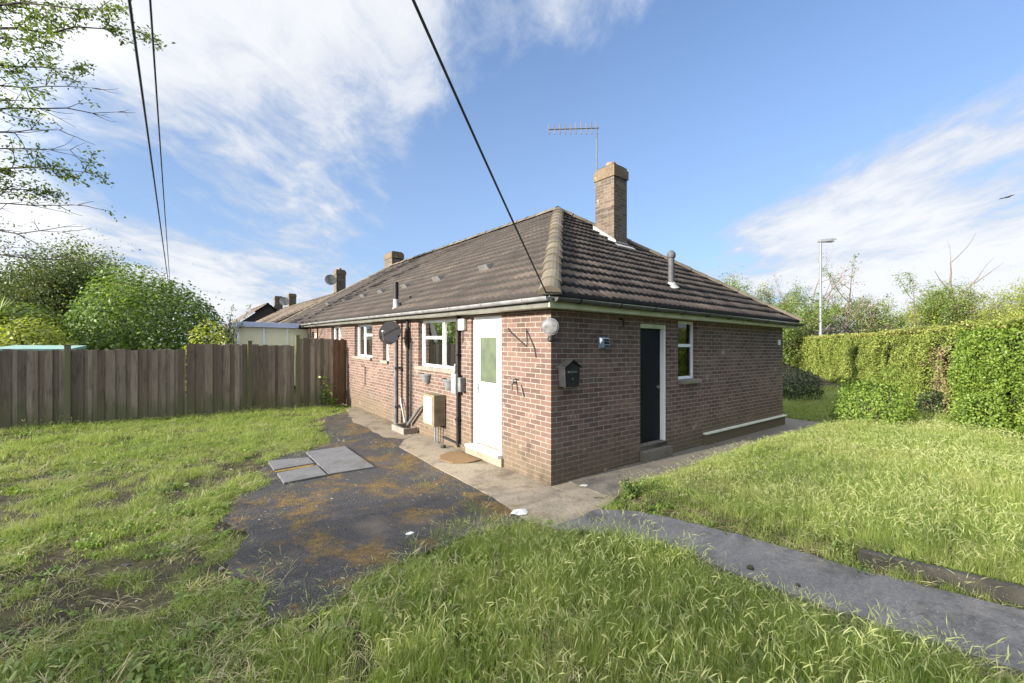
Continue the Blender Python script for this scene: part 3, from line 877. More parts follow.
ridge_run('hip_tile_row', W(-O - 0.02, -O - 0.02, ZE + 0.02), W(AP, AP, RIDGE + 0.03), house, r=0.125, rim=0.026)
ridge_run('hip_tile_row', W(WID + O, -O, ZE + 0.03), W(AP, AP, RIDGE + 0.03), house)
ridge_run('hip_tile_row', W(-O, LEN + O, ZE + 0.03), W(AP, LEN - AP, RIDGE + 0.03), house)
ridge_run('hip_tile_row', W(WID + O, LEN + O, ZE + 0.03), W(AP, LEN - AP, RIDGE + 0.03), house)
ridge_run('ridge_tile_row', W(AP, AP - 0.03, RIDGE + 0.04), W(AP, LEN - AP, RIDGE + 0.04), house)

# soffit, fascia, gutters
sf = MB()
sf.box(-O + 0.03, WID + O - 0.03, -O + 0.03, -0.002, 2.50, 2.515)
sf.build('soffit', M['white_old'], house)
sf = MB()
sf.box(-O + 0.03, -0.002, -0.0, LEN, 2.50, 2.515)
sf.build('soffit', M['white_old'], house)
fs = MB(); fs.box(-O, WID + O, -O + 0.003, -O + 0.027, 2.49, 2.635)
fs.build('fascia', M['cream'], house)
fs = MB(); fs.box(-O + 0.003, -O + 0.027, -O + 0.03, LEN + O, 2.49, 2.635)
fs.build('fascia', simple('weathered_grey_fascia', (.13, .13, .11), (.09, .09, .075), 6, .7), house)

def gutter(name, a, b, out, mat, bmat, nb):
    """half round gutter with brackets; out = horizontal unit vector away from the wall"""
    a, b, out = Vector(a), Vector(b), Vector(out)
    up = Vector((0, 0, 1))
    g = MB()
    K, r, th = 9, 0.056, 0.006
    def ring(p, rr):
        return [p + out * (-math.cos(PI * i / (K - 1)) * rr) - up * (math.sin(PI * i / (K - 1)) * rr) for i in range(K)]
    nseg = 8
    for sgm in range(nseg):
        p = a + (b - a) * (sgm / nseg) - up * 0.006 * math.sin(PI * sgm / nseg * 3)
        q = a + (b - a) * ((sgm + 1) / nseg) - up * 0.006 * math.sin(PI * (sgm + 1) / nseg * 3)
        o0, o1, i0, i1 = ring(p, r), ring(q, r), ring(p, r - th), ring(q, r - th)
        for i in range(K - 1):
            g.face([o0[i], o0[i + 1], o1[i + 1], o1[i]])
            g.face([i0[i + 1], i0[i], i1[i], i1[i + 1]])
        for i in (0, K - 1):
            g.face([o0[i], o1[i], i1[i], i0[i]])
        if sgm == 0:
            g.face(o0)
        if sgm == nseg - 1:
            g.face(o1[::-1])
    go = g.build(name, mat, house, smooth=True)
    for i in range(nb):
        t = (i + 0.5) / nb
        p = a + (b - a) * t
        d = (b - a).normalized() * 0.018
        m = MB()
        o0, o1 = ring(p - d, r + 0.007), ring(p + d, r + 0.007)
        i0, i1 = ring(p - d, r + 0.001), ring(p + d, r + 0.001)
        for j in range(K - 1):
            m.face([o0[j], o0[j + 1], o1[j + 1], o1[j]])
            m.face([o0[j], i0[j], i0[j + 1], o0[j + 1]])
            m.face([o1[j], o1[j + 1], i1[j + 1], i1[j]])
        m.build('gutter_bracket', bmat, go, smooth=True)
GO = O + 0.062
gutter('gutter', W(-GO, -GO + 0.02, 2.622), W(-GO, LEN, 2.6), dirW(-1, 0), M['gutter_grey'], M['gutter_grey'], 20)
gutter('gutter', W(-GO + 0.1, -GO, 2.615), W(WID + O + 0.02, -GO, 2.6), dirW(0, -1), M['black_gutter'], M['black'], 10)

# windows
def window(name, hole, place, rec, bars, sill=True, label=None, matf=None, sill_ext=0.08):
    """casement set back by rec; bars: list of (s0,s1,z0,z1) openable lights; place(s,z,inward)"""
    a, b, c, d = hole
    matf = matf or M['white']
    fr = MB()
    def bx(m, s0, s1, z0, z1, e0, e1):
        P = [place(s0, z0, e0), place(s1, z0, e0), place(s1, z0, e1), place(s0, z0, e1), place(s0, z1, e0), place(s1, z1, e0), place(s1, z1, e1), place(s0, z1, e1)]
        m.hexa(P)
    w = 0.05
    a2, b2, c2, d2 = a + 0.003, b - 0.003, c + 0.003, d - 0.003
    bx(fr, a2, a2 + w, c2, d2, rec, rec + 0.06)
    bx(fr, b2 - w, b2, c2, d2, rec, rec + 0.06)
    bx(fr, a2 + w, b2 - w, c2, c2 + w, rec, rec + 0.06)
    bx(fr, a2 + w, b2 - w, d2 - w, d2, rec, rec + 0.06)
    for (s0, s1, z0, z1, kind) in bars:
        bx(fr, s0, s1, z0, z1, rec + 0.002, rec + 0.058)
    root = fr.build(name, matf, house, bevel=0.004)
    pane = MB()
    bx(pane, a2 + w + 0.001, b2 - w - 0.001, c2 + w + 0.001, d2 - w - 0.001, rec + 0.028, rec + 0.034)
    pane.build('pane', M['glass'], root)
    if sill:
        sm = MB()
        bx(sm, a - 0.0, b + sill_ext, c - 0.075, c + 0.001, -0.06, rec + 0.03)
        sm.build('sill', M['sill'], root, bevel=0.008)
    return root
PL = lambda s, z, e: W(e, s, z)
PR = lambda s, z, e: W(s, e, z)
h = HOLES_L['kitchen']
window('window', h, PL, 0.10, [(3.25, 3.32, h[2] + .053, h[3] - .053, 'm'), (3.322, h[1] - .054, 2.06, 2.12, 't')])
h = HOLES_L['small']
window('window', h, PL, 0.10, [(h[0] + .054, h[1] - .054, 2.06, 2.11, 't')])
h = HOLES_L['bed']
window('window', h, PL, 0.10, [(8.0, 8.06, h[2] + .053, h[3] - .053, 'm'), (h[0] + .054, 7.998, 2.13, 2.19, 't')])
h = HOLES_L['far']
window('window', h, PL, 0.10, [(10.55, 10.61, h[2] + .053, h[3] - .053, 'm'), (h[0] + .054, 10.548, 2.1, 2.16, 't')])
h = HOLES_R['win']
window('window', h, PR, 0.085, [(h[0] + .054, h[1] - .054, 1.98, 2.04, 't')])

def bxp(place, s0, s1, z0, z1, e0, e1, m=None):
    m = m or MB()
    m.hexa([place(s0, z0, e0), place(s1, z0, e0), place(s1, z0, e1), place(s0, z0, e1), place(s0, z1, e0), place(s1, z1, e0), place(s1, z1, e1), place(s0, z1, e1)])
    return m

# white part glazed side door
h = HOLES_L['door']
door = bxp(PL, 1.26, 1.98, 0.235, 2.20, 0.075, 0.118).build('door', M['white'], house, bevel=0.004)
tag(door, 'white side door with tall obscured glass')
fr = MB()
bxp(PL, h[0] + .003, 1.255, .20, h[3] - .003, .05, .125, fr)
bxp(PL, 1.985, h[1] - .003, .20, h[3] - .003, .05, .125, fr)
bxp(PL, 1.257, 1.983, 2.205, 2.25, .05, .125, fr)
bxp(PL, 1.257, 1.983, 2.252, h[3] - .003, .065, .11, fr)
fr.build('frame', M['white'], door, bevel=0.004)
bxp(PL, 1.38, 1.88, 1.32, 2.10, 0.066, 0.0745).build('glass', M['frosted'], door, bevel=0.002)
bd = MB()
for (s0, s1, z0, z1) in ((1.35, 1.38, 1.29, 2.13), (1.88, 1.91, 1.29, 2.13), (1.382, 1.878, 1.29, 1.32), (1.382, 1.878, 2.10, 2.13)):
    bxp(PL, s0, s1, z0, z1, .058, .0745, bd)
bd.build('glazing_bead', M['white'], door)
bxp(PL, 1.262, 1.978, 0.238, 0.30, 0.055, 0.0745).build('weather_bar', simple('aged_timber_bar', (0.5, 0.42, 0.22), (0.42, 0.34, 0.18), 6, 0.7), door)
hd = MB()
hd.tube([W(.07, 1.945, 1.2), W(.03, 1.945, 1.2), W(.03, 1.86, 1.195)], .008, 8)
bxp(PL, 1.932, 1.958, 1.1, 1.28, .064, .0745, hd)
hd.build('handle', M['steel'], door)
bxp(PL, h[0] - .03, h[1] + .04, .15, .20, -.11, .13).build('threshold', M['white'], door, bevel=.008)
bxp(PL, h[0] - .06, h[1] + .12, .0, .149, -.05, -.003).build('step', M['concrete'], house, bevel=.006)

# dark front door
h = HOLES_R['door']
fd = bxp(PR, 2.12, 2.84, 0.29, 2.30, 0.12, 0.16).build('door', M['navy'], house, bevel=.003)
tag(fd, 'dark navy flush front door set in white frame')
fr = MB()
bxp(PR, h[0] + .003, 2.118, .28, h[3] - .003, .07, .158, fr)
bxp(PR, 2.842, h[1] - .003, .28, h[3] - .003, .03, .158, fr)
fr.build('frame', M['white'], fd, bevel=.003)
bxp(PR, 2.12, 2.84, 2.302, h[3] - .003, .03, .158).build('frame', M['cream'], fd, bevel=.003)
kn = MB()
kn.lathe(W(2.72, .12, 1.25), dirW(0, -1), [(0, .012), (.03, .012), (.035, .026), (.055, .028), (.066, .015)], 14)
kn.build('handle', M['steel'], fd, smooth=True)
bxp(PR, 2.05, 2.90, -.05, .20, -.10, -.003).build('step', M['path_shade'], house, bevel=.012)
bxp(PR, 2.075, 2.875, .2, .28, .0, .16).build('step', M['path_shade'], house)

# projecting white topped plinth below the hip end
pl = bxp(PR, 4.15, 8.17, -.12, .235, -.055, -.003).build('plinth', M['brick_old'], house)
bxp(PR, 4.13, 8.21, .237, .268, -.085, -.002).build('plinth_cap', M['white_old'], pl, bevel=.006)
bxp(PR, 7.86, 8.0, 2.06, 2.19, -.012, -.002).build('wall_plate', M['white'], house, bevel=.003)

# chimneys
def chimney(u0, u1, v0, v1, zb, zt, parent, mat, pot=True):
    m = MB()
    def sides(a0, a1, b0, b1, z0, z1):
        nonlocal m
        c = [(a0, b0), (a1, b0), (a1, b1), (a0, b1)]
        s = 0
        for i in range(4):
            p, q = c[i], c[(i + 1) % 4]
            L = math.dist(p, q)
            m.face([W(*p, z0), W(*q, z0), W(*q, z1), W(*p, z1)], [(s, z0), (s + L, z0), (s + L, z1), (s, z1)])
            s += L
        m.face([W(*p, z1) for p in c], [(p[0], p[1]) for p in c])
        m.face([W(*p, z0) for p in c[::-1]], [(p[0], p[1]) for p in c[::-1]])
    sides(u0, u1, v0, v1, zb, zt - .34)
    ch = m.build('chimney', mat, parent)
    m = MB()
    sides(u0 - .03, u1 + .03, v0 - .03, v1 + .03, zt - .339, zt - .12)
    sides(u0, u1, v0, v1, zt - .119, zt - .045)
    m.build('corbel', M['brick_lichen'], ch)
    f = MB(); f.box(u0 + .04, u1 - .04, v0 + .04, v1 - .04, zt - .045, zt)
    f.build('flaunching', M['kerb'], ch, bevel=.02)
    if pot:
        p = MB()
        c = W((u0 + u1) / 2, (v0 + v1) / 2, zt - .02)
        p.lathe(c, (0, 0, 1), [(0, .12), (.06, .115), (.1, .13), (.13, .13), (.13, .1), (.02, .09)], 16)
        p.build('chimney_pot', M['terracotta'], ch, smooth=True)
    return ch
CH = chimney(4.33, 4.84, 2.36, 2.96, 4.0, 6.52, roof, M['brick_old'])
# lead flashing stepped up the roof slope, sitting proud of the brick
fl = MB()
rz = lambda v: ZE + SLOPE * (v + O)
a, b = (2.30, 3.02)
fl.solid([W(4.312, a, rz(a) + .03), W(4.312, b, rz(b) + .03), W(4.312, b, rz(b) + .16), W(4.312, a, rz(a) + .16),
          W(4.329, a, rz(a) + .03), W(4.329, b, rz(b) + .03), W(4.329, b, rz(b) + .16), W(4.329, a, rz(a) + .16)],
         [(0, 1, 2, 3), (7, 6, 5, 4), (0, 4, 5, 1), (1, 5, 6, 2), (2, 6, 7, 3), (3, 7, 4, 0)])
fl.box(4.312, 4.86, 2.342, 2.358, rz(2.3) + .02, rz(2.3) + .16)
q = [(4.1, 2.36), (4.36, 2.3), (5.0, 2.22), (5.0, 2.0), (4.3, 2.06), (4.2, 2.2)]
fl.build('flashing', M['lead'], CH)
fa = MB()
fa.hexa([W(4.25, 2.16, rz(2.16) + .078), W(4.95, 2.16, rz(2.16) + .078), W(4.95, 2.341, rz(2.341) + .078), W(4.25, 2.341, rz(2.341) + .078),
         W(4.25, 2.16, rz(2.16) + .084), W(4.95, 2.16, rz(2.16) + .084), W(4.95, 2.341, rz(2.341) + .084), W(4.25, 2.341, rz(2.341) + .084)])
fa.build('flashing', M['lead'], CH)
chimney(4.15, 4.75, 16.0, 17.0, 4.4, 6.5, roof, M['brick_old'], False)

# vents in the sunny slope
for v in (3.0, 5.1, 7.05, 8.9, 10.6, 12.8, 15.2):
    u = 1.06
    zr = ZE + SLOPE * (u + O)
    m = MB()
    P = []
    n = np.array([-SINP, COSP]); t = np.array([COSP, SINP])
    for h0, sc in ((0.03, 1.25), (0.17, 1.05)):
        for (dt, dv) in ((-0.16, -0.15), (-0.16, 0.15), (0.17, 0.15), (0.17, -0.15)):
            hh = h0 if dt < 0 else (0.03 if h0 < .1 else 0.062)
            q = np.array([u, zr]) + t * dt + n * hh
            P.append(W(q[0], v + dv * sc, q[1]))
    m.hexa([P[0], P[3], P[2], P[1], P[4], P[7], P[6], P[5]])
    m.build('roof_vent', M['vent'], roof, bevel=.008)

# flue on the hip end
zf = rz(0.52)
m = MB()
m.lathe(W(3.86, .52, zf - .1), (0, 0, 1), [(0, .062), (.72, .062), (.72, .08), (.77, .088), (.82, .08), (.87, .03), (.875, .001)], 16)
fz = m.build('flue', simple('dull_flue', (.07, .072, .075), (.045, .046, .048), 10, .7), house, smooth=True)
m = MB()
m.lathe(W(3.86, .52, zf + .02), (-0.0, -0.3, 1), [(0, .16), (.06, .09), (.1, .066)], 16)
m.build('flue_collar', M['lead'], fz, smooth=True)

# soil stack, waste pipes and drain on the sunny wall
m = MB()
m.tube([W(-.14, 5.13, .05), W(-.14, 5.13, 3.0)], .055, 12)
sp = m.build('soil_stack', M['pipe_grey'], house, smooth=True)
m = MB(); m.tube([W(-.14, 5.13, 2.66), W(-.14, 5.13, 2.80), W(-.14, 5.13, 2.98)], [.13, .07, .066], 14); m.build('weathering_collar', M['pipe_light'], sp, smooth=True)
m = MB(); m.tube([W(-.14, 5.13, 2.98), W(-.14, 5.13, 3.38)], .058, 12); m.build('vent_pipe', M['black'], sp, smooth=True)
for z in (.45, 1.35):
    bxp(PL, 5.05, 5.21, z, z + .05, -.205, -.002).build('pipe_clip', M['pipe_grey'], sp)
m = MB(); m.tube([W(-.06, 4.67, .06), W(-.06, 4.67, 2.505)], .034, 10)
m.build('downpipe', M['black'], house, smooth=True)
m = MB(); m.tube([W(-.04, 4.52, .25), W(-.04, 4.52, 1.95), W(-.01, 4.52, 2.0)], .016, 8)
m.build('waste_pipe', M['black'], house, smooth=True)
m = MB(); m.tube([W(-.02, 3.9, .66), W(-.09, 3.95, .62), W(-.10, 4.56, .14)], .036, 10)
m.build('waste_pipe', M['pipe_grey'], house, smooth=True)
m = MB(); m.tube([W(-.05, 5.06, .66), W(-.08, 5.0, .6), W(-.10, 4.72, .16)], .02, 8)
m.build('waste_pipe', M['pipe_light'], house, smooth=True)
dr = MB()
for (u0, u1, v0, v1) in ((-.36, -.31, 4.2, 4.85), (-.31, -.03, 4.2, 4.25), (-.31, -.03, 4.80, 4.85)):
    dr.box(u0, u1, v0, v1, -.03, .13)
dr.box(-.31, -.03, 4.25, 4.80, -.03, .03)
dr.build('drain_surround', M['sill'], house, bevel=.006)
m = MB(); m.tube([W(-.05, 2.46, .12), W(-.05, 2.46, 2.505)], .034, 10)
m.build('downpipe', M['black'], house, smooth=True)
for z in (.55, 1.15, 1.75, 2.2):
    bxp(PL, 2.415, 2.505, z, z + .035, -.09, -.002).build('pipe_clip', M['black'], house)
m = MB(); m.tube([W(-.04, 3.05, .14), W(-.04, 2.54, .12), W(-.04, 2.47, .06)], .022, 8)
m.build('waste_pipe', M['black'], house, smooth=True)
m = MB(); m.tube([W(-.03, 13.0, .06), W(-.03, 13.0, 2.4), W(-.2, 13.0, 2.52)], .034, 8)
m.build('downpipe', simple('brown_downpipe', (.12, .05, .03), (.08, .035, .025), 5, .5), house, smooth=True)
m = MB(); m.tube([W(-.03, 7.6, .75), W(-.03, 7.6, 1.25), W(-.03, 7.9, 1.27)], .012, 6)
m.build('waste_pipe', M['black'], house, smooth=True)
bxp(PL, 13.205, 13.995, .1, 2.295, .1, .15).build('door', M['white_old'], house)

# loose fittings fixed to the walls: things of their own
def fixture(name, label, cat, group=None, at=(0, 0, 0)):
    return thing(name, label, cat, W(*at), group)

t = fixture('meter_box', 'aged cream meter box on the sunlit wall below the window', 'meter box', at=(-.14, 3.2, .0))
bxp(PL, 3.0, 3.44, .36, .97, -.27, -.003).build('case', M['meter'], t, bevel=.02)
bxp(PL, 3.04, 3.40, .40, .93, -.285, -.272).build('door', simple('sun_bleached_cream', (.50, .47, .33), (.36, .33, .2), 4, .65), t, bevel=.006)  # door front keeps the lit cream, case the shaded tone
for s in (3.12, 3.22):
    m = MB(); m.tube([W(-.12, s, -.0), W(-.12, s, .37)], .016, 8); m.build('pipe', M['steel'], t, smooth=True)

t = fixture('junction_box', 'grey cable junction box clipped over the black downpipe', 'junction box', at=(-.1, 2.5, 1.05))
bxp(PL, 2.37, 2.53, 1.06, 1.42, -.16, -.095).build('case', M['pipe_light'], t, bevel=.012)
bxp(PL, 2.26, 2.36, 1.10, 1.36, -.12, -.003).build('side_box', M['pot_grey'], t, bevel=.012)
m = MB(); m.tube([W(-.12, 2.48, 1.38), W(-.1, 2.47, 1.6)], .02, 8); m.build('conduit', M['pipe_light'], t, smooth=True)

t = fixture('alarm_box', 'small cream box high under the eaves beside the white door', 'alarm box', at=(-.05, 2.3, 2.2))
bxp(PL, 2.22, 2.42, 2.22, 2.43, -.08, -.003).build('case', M['white_old'], t, bevel=.02)
m = MB(); m.tube([W(-.02, 2.34, 2.22), W(-.02, 2.34, 2.05), W(-.02, 2.36, 2.0)], .009, 6); m.build('wire', M['black'], t)

def planter(v, z, label, r=.15, hh=.19):
    t = fixture('wall_planter', label, 'planter', 'grey planters hung on the sunlit wall', at=(-.1, v, z))
    m = MB()
    K = 12
    rings = []
    for (zz, rr) in ((0, r * .62), (hh * .8, r * .92), (hh * .8, r * 1.05), (hh, r * 1.08)):
        rings.append([W(-.012 - math.sin(PI * i / (K - 1)) * rr, v + math.cos(PI * i / (K - 1)) * rr, z + zz) for i in range(K)])
    V = [p for rg in rings for p in rg]
    F = []
    for a in range(3):
        for i in range(K - 1):
            F.append((a * K + i, a * K + i + 1, (a + 1) * K + i + 1, (a + 1) * K + i))
        F.append((a * K + K - 1, a * K, (a + 1) * K, (a + 1) * K + K - 1))
    F.append(tuple(range(K))[::-1])
    m.solid(V, F)
    m.build('pot', M['pot_grey'], t, smooth=True)
    ln = [W(-.012 - math.sin(PI * i / (K - 1)) * r, v + math.cos(PI * i / (K - 1)) * r, z + hh * .85) for i in range(K)]
    m = MB(); m.face(ln); m.build('soil', M['core'], t)
planter(3.78, 1.14, 'grey half round planter hung between the waste pipe and the window sill end')
planter(2.78, 1.08, 'grey half round planter hung beside the junction box under the window', .17, .22)

t = fixture('outdoor_tap', 'old brass garden tap on the brick wall beside the white door', 'tap', at=(-.05, .75, 1.3))
m = MB(); m.tube([W(0, .78, 1.40), W(-.07, .78, 1.40), W(-.11, .76, 1.36), W(-.115, .75, 1.28)], [.016, .018, .018, .014], 10)
m.tube([W(-.06, .78, 1.40), W(-.06, .78, 1.455)], .011, 8)
m.build('spout', M['pipe_grey'], t, smooth=True)
m = MB(); m.tube([W(-.06, .72, 1.462), W(-.06, .84, 1.462)], .011, 8); m.build('handle', M['pipe_grey'], t, smooth=True)
m = MB(); m.tube([W(-.02, .66, 1.37), W(-.02, .63, 1.32), W(-.02, .585, 1.20)], .012, 6); m.build('pipe', M['pipe_grey'], t)

t = fixture('wire_bracket', 'bent black wire bracket on the bricks beside the white door', 'bracket', at=(-.02, .5, 2.0))
m = MB(); m.tube([W(-.012, .97, 2.24), W(-.03, .93, 2.2), W(-.02, .52, 1.96), W(-.02, .50, 1.99), W(-.012, .53, 2.22)], .007, 6)
m.tube([W(-.012, .53, 2.22), W(-.02, .33, 1.93), W(-.012, .31, 1.80)], .007, 6)
m.build('wire', M['black'], t)

t = fixture('security_lamp', 'round silver security lamp on the house corner under the eaves', 'lamp', at=(-.08, -.05, 2.1))
ax = dirW(-0.75, -0.65, -0.05).normalized()
cc = Vector(W(-.03, -.03, 2.245))
m = MB(); m.lathe(cc, ax, [(0, .05), (.03, .10), (.07, .118), (.085, .118)], 24); m.build('reflector', M['steel'], t, smooth=True)
m = MB(); m.lathe(cc + ax * .08, ax, [(0, .108), (.02, .10), (.032, .06), (.036, .004)], 24); m.build('lens', M['lens'], t, smooth=True)
m = MB(); m.lathe(Vector(W(-.06, -.06, 2.12)), (0, 0, -1), [(0, .03), (.03, .045), (.07, .045), (.09, .02)], 14); m.build('sensor', M['black'], t, smooth=True)

t = fixture('letter_box', 'black wall letter box with pitched lid on the shaded brick corner', 'letter box', at=(.26, -.06, 1.38))
m = MB()
s0, s1, zb, ze, zp = .13, .43, 1.40, 1.68, 1.77
P = []
for e in (-.003, -.145):
    ins = 0.02
    P += [W(s0 + ins, e, zb), W(s1 - ins, e, zb), W(s1, e, ze), W((s0 + s1) / 2, e, zp), W(s0, e, ze)]
m.solid(P, [(0, 1, 2, 3, 4), (9, 8, 7, 6, 5), (0, 5, 6, 1), (1, 6, 7, 2), (4, 9, 5, 0)])
m.build('case', M['black'], t)
m = MB()
for a, b in ((s0 - .02, (s0 + s1) / 2), (s1 + .02, (s0 + s1) / 2)):
    za = ze - .012
    V = []
    for e in (-.003, -.17):
        V += [W(a, e, za + .004), W(b, e, zp + .004), W(b, e, zp + .02), W(a, e, za + .018)]
    m.solid(V, [(0, 1, 2, 3), (7, 6, 5, 4), (3, 2, 6, 7), (0, 4, 5, 1), (0, 3, 7, 4)])
m.build('lid', M['black'], t)
bxp(PR, s0 + .06, s1 - .06, 1.60, 1.625, -.152, -.146).build('slot_flap', M['pipe_grey'], t, bevel=.002)
bxp(PR, .272, .288, 1.50, 1.53, -.15, -.1455).build('lock', M['steel'], t)
bxp(PR, .24, .36, 1.375, 1.40, -.04, -.003).build('bracket', M['pipe_light'], t)

t = fixture('vent_cowl', 'blue grey hooded vent cowl on the shaded brick wall', 'vent cowl', at=(1.04, -.05, 1.95))
m = MB()
K = 10
top = [W(.96, -.003, 2.13), W(1.16, -.003, 2.13), W(1.16, -.10, 2.10), W(.96, -.10, 2.10)]
bot = [W(.98, -.003, 1.93), W(1.14, -.003, 1.93), W(1.13, -.12, 1.96), W(.99, -.12, 1.96)]
m.hexa(bot + top)
m.build('hood', M['blue_grey'], t, bevel=.012)
m = MB()
for k2 in range(3):
    z = 1.97 + k2 * .045
    m.hexa([W(1.0, -.121, z), W(1.12, -.121, z), W(1.12, -.105, z + .03), W(1.0, -.105, z + .03), W(1.0, -.125, z + .006), W(1.12, -.125, z + .006), W(1.12, -.11, z + .034), W(1.0, -.11, z + .034)])
m.build('louvre', M['black'], t)

t = fixture('cable_hook', 'small black hook under the fascia above the letter box wall', 'hook', at=(1.6, -.03, 2.3))
m = MB(); m.tube([W(1.52, 0, 2.42), W(1.52, -.06, 2.42), W(1.52, -.07, 2.36), W(1.545, -.05, 2.31)], .014, 8)
m.build('hook', M['black'], t, smooth=True)

# satellite dish on the wall beside the soil stack
t = fixture('satellite_dish', 'dark mesh satellite dish mounted beside the soil stack', 'satellite dish', at=(-.3, 4.9, 2.1))
dc = Vector(W(-.36, 4.87, 2.17))
da = dirW(-0.72, -0.62, 0.22).normalized()
m = MB()
prof = [(.085, .265), (.055, .22), (.03, .16), (.01, .1), (0, .002)]
m.lathe(dc, da, prof + [(-.008, .002), (.0, .1), (.02, .17), (.045, .22), (.078, .27), (.085, .265)], 28)
m.build('dish', simple('perforated_dish', (.03, .029, .031), (.02, .019, .021), 90, .85, bstr=.5, spec=.1), t, smooth=True)
sd = da.cross(Vector((0, 0, 1))).normalized()
m = MB(); m.tube([dc - Vector((0, 0, .25)) + da * .03, dc - Vector((0, 0, .22)) + da * .36, dc - Vector((0, 0, .06)) + da * .40], .012, 8)
m.build('arm', M['pipe_grey'], t)
m = MB(); m.lathe(dc - Vector((0, 0, .05)) + da * .42, -da, [(0, .022), (.05, .03), (.09, .02)], 12); m.build('receiver', M['pipe_light'], t, smooth=True)
m = MB(); m.tube([dc - da * .01, Vector(W(-.17, 4.95, 2.12)), Vector(W(-.09, 5.1, 2.10))], .02, 8); m.build('bracket', M['pipe_grey'], t)

# television aerial on the chimney
t = fixture('television_aerial', 'rooftop television aerial with a long boom on the brick chimney', 'aerial', at=(4.45, 2.9, 6.2))
top = Vector(W(4.42, 2.99, 7.66))
m = MB(); m.tube([W(4.42, 2.99, 5.75), top], .017, 8); mast = m.build('mast', M['pipe_grey'], t)
bd_ = Vector((-1.0, -0.28, -0.17)).normalized()
a0 = top + Vector((0.05, .01, -.03))
m = MB(); m.tube([a0, a0 + bd_ * 1.42], .016, 6); boom = m.build('boom', M['pipe_grey'], t)
el = Vector((0.0, 0.25, 1.0)).normalized()
for i in range(10):
    p = a0 + bd_ * (.06 + i * .148)
    L = .36 - .010 * i
    m = MB(); m.tube([p - el * L * .5, p + el * L * .5], .015, 5); m.build('element', M['pipe_grey'], boom)
bxp(PR, 4.36, 4.48, 5.9, 5.95, -0, .0) if False else None
m = MB(); m.box(4.38, 4.46, 2.93, 3.03, 6.05, 6.10); m.build('clamp', M['steel'], t)

# ------------------------------------------------------------------ fences
FV = 9.4
def fence(label, u0, u1, h0, h1, panels, posts, loc_u, extra=0.05, red_from=None):
    t = thing('board_fence', label, 'fence', W(loc_u, FV, 0), 'weathered board fences')
    rng = random.Random(int(abs(u0) * 100))
    for (a, b) in panels:
        m = MB()
        u = a
        i = 0
        while u < b - 0.03:
            w = min(rng.uniform(0.065, 0.12), b - u)
            f = (u - u0) / (u1 - u0)
            zt = h0 + (h1 - h0) * f + rng.uniform(-.02, .02)
            d = rng.uniform(0, .012) + (0.012 if i % 2 else 0)
            tl = rng.uniform(-.004, .004)
            zb = rng.uniform(-.02, .03)
            y0, y1 = FV - .018 - d, FV - d + .002
            V = [W(u, y0, zb), W(u + w + .008, y0 - .006, zb), W(u + w + .008, y1 - .003, zb), W(u, y1, zb), W(u + tl, y0, zt), W(u + w + .008 + tl, y0 - .006, zt + rng.uniform(-.006, .006)), W(u + w + .008 + tl, y1 - .003, zt), W(u + tl, y1, zt)]
            uv = [(0, 0)] * 4
            uvs = [[(0, 0), (0, w), (w, w), (w, 0)], [(0, zt), (w, zt), (w, zt), (0, zt)], [(0, 0), (w, 0), (w, zt), (0, zt)], [(0, 0), (.02, 0), (.02, zt), (0, zt)], [(0, 0), (w, 0), (w, zt), (0, zt)], [(0, 0), (.02, 0), (.02, zt), (0, zt)]]
            m.hexa(V, rng.random(), uvs)
            u += w
            i += 1
        f = ((a + b) / 2 - u0) / (u1 - u0)
        m.build('panel', M['board_red'] if red_from is not None and a >= red_from else M['board'], t, rnd=True)
        for z in (.35, h0 * .8):
            r = MB(); r.box(a, b, FV + .004, FV + .045, z, z + .08); r.build('rail', M['board'], t, rnd=True)
    for pu, ph, front in posts:
        m = MB()
        y = FV - .075 if front else FV + .0
        m.box(pu - .05, pu + .05, y - .045, y + .035, -.05, ph, rng.random())
        m.box(pu - .06, pu + .06, y - .055, y + .045, ph + .001, ph + .025, rng.random())
        m.build('post', M['board'], t, bevel=.004, rnd=True)
    return t
fence('low weathered fence run at the far side of the lawn, below the big round bush', -14.5, -4.03, 1.62, 1.70, [(-14.5, -11.6), (-11.6, -8.9), (-8.9, -6.19), (-6.07, -4.03)], [(-6.13, 1.78, True), (-8.95, 1.70, False), (-11.6, 1.7, False)], -8)
fence('higher weathered fence run in front of the cream lean-to', -4.01, -1.49, 1.84, 1.82, [(-4.01, -2.68), (-2.56, -1.49)], [(-2.62, 1.92, True)], -2.7)
fence('tallest fence run, browner at the end, meeting the brick wall', -1.47, -.02, 2.04, 2.02, [(-1.36, -.42), (-.42, -.02)], [(-1.42, 2.10, True)], -.8, red_from=-.5)

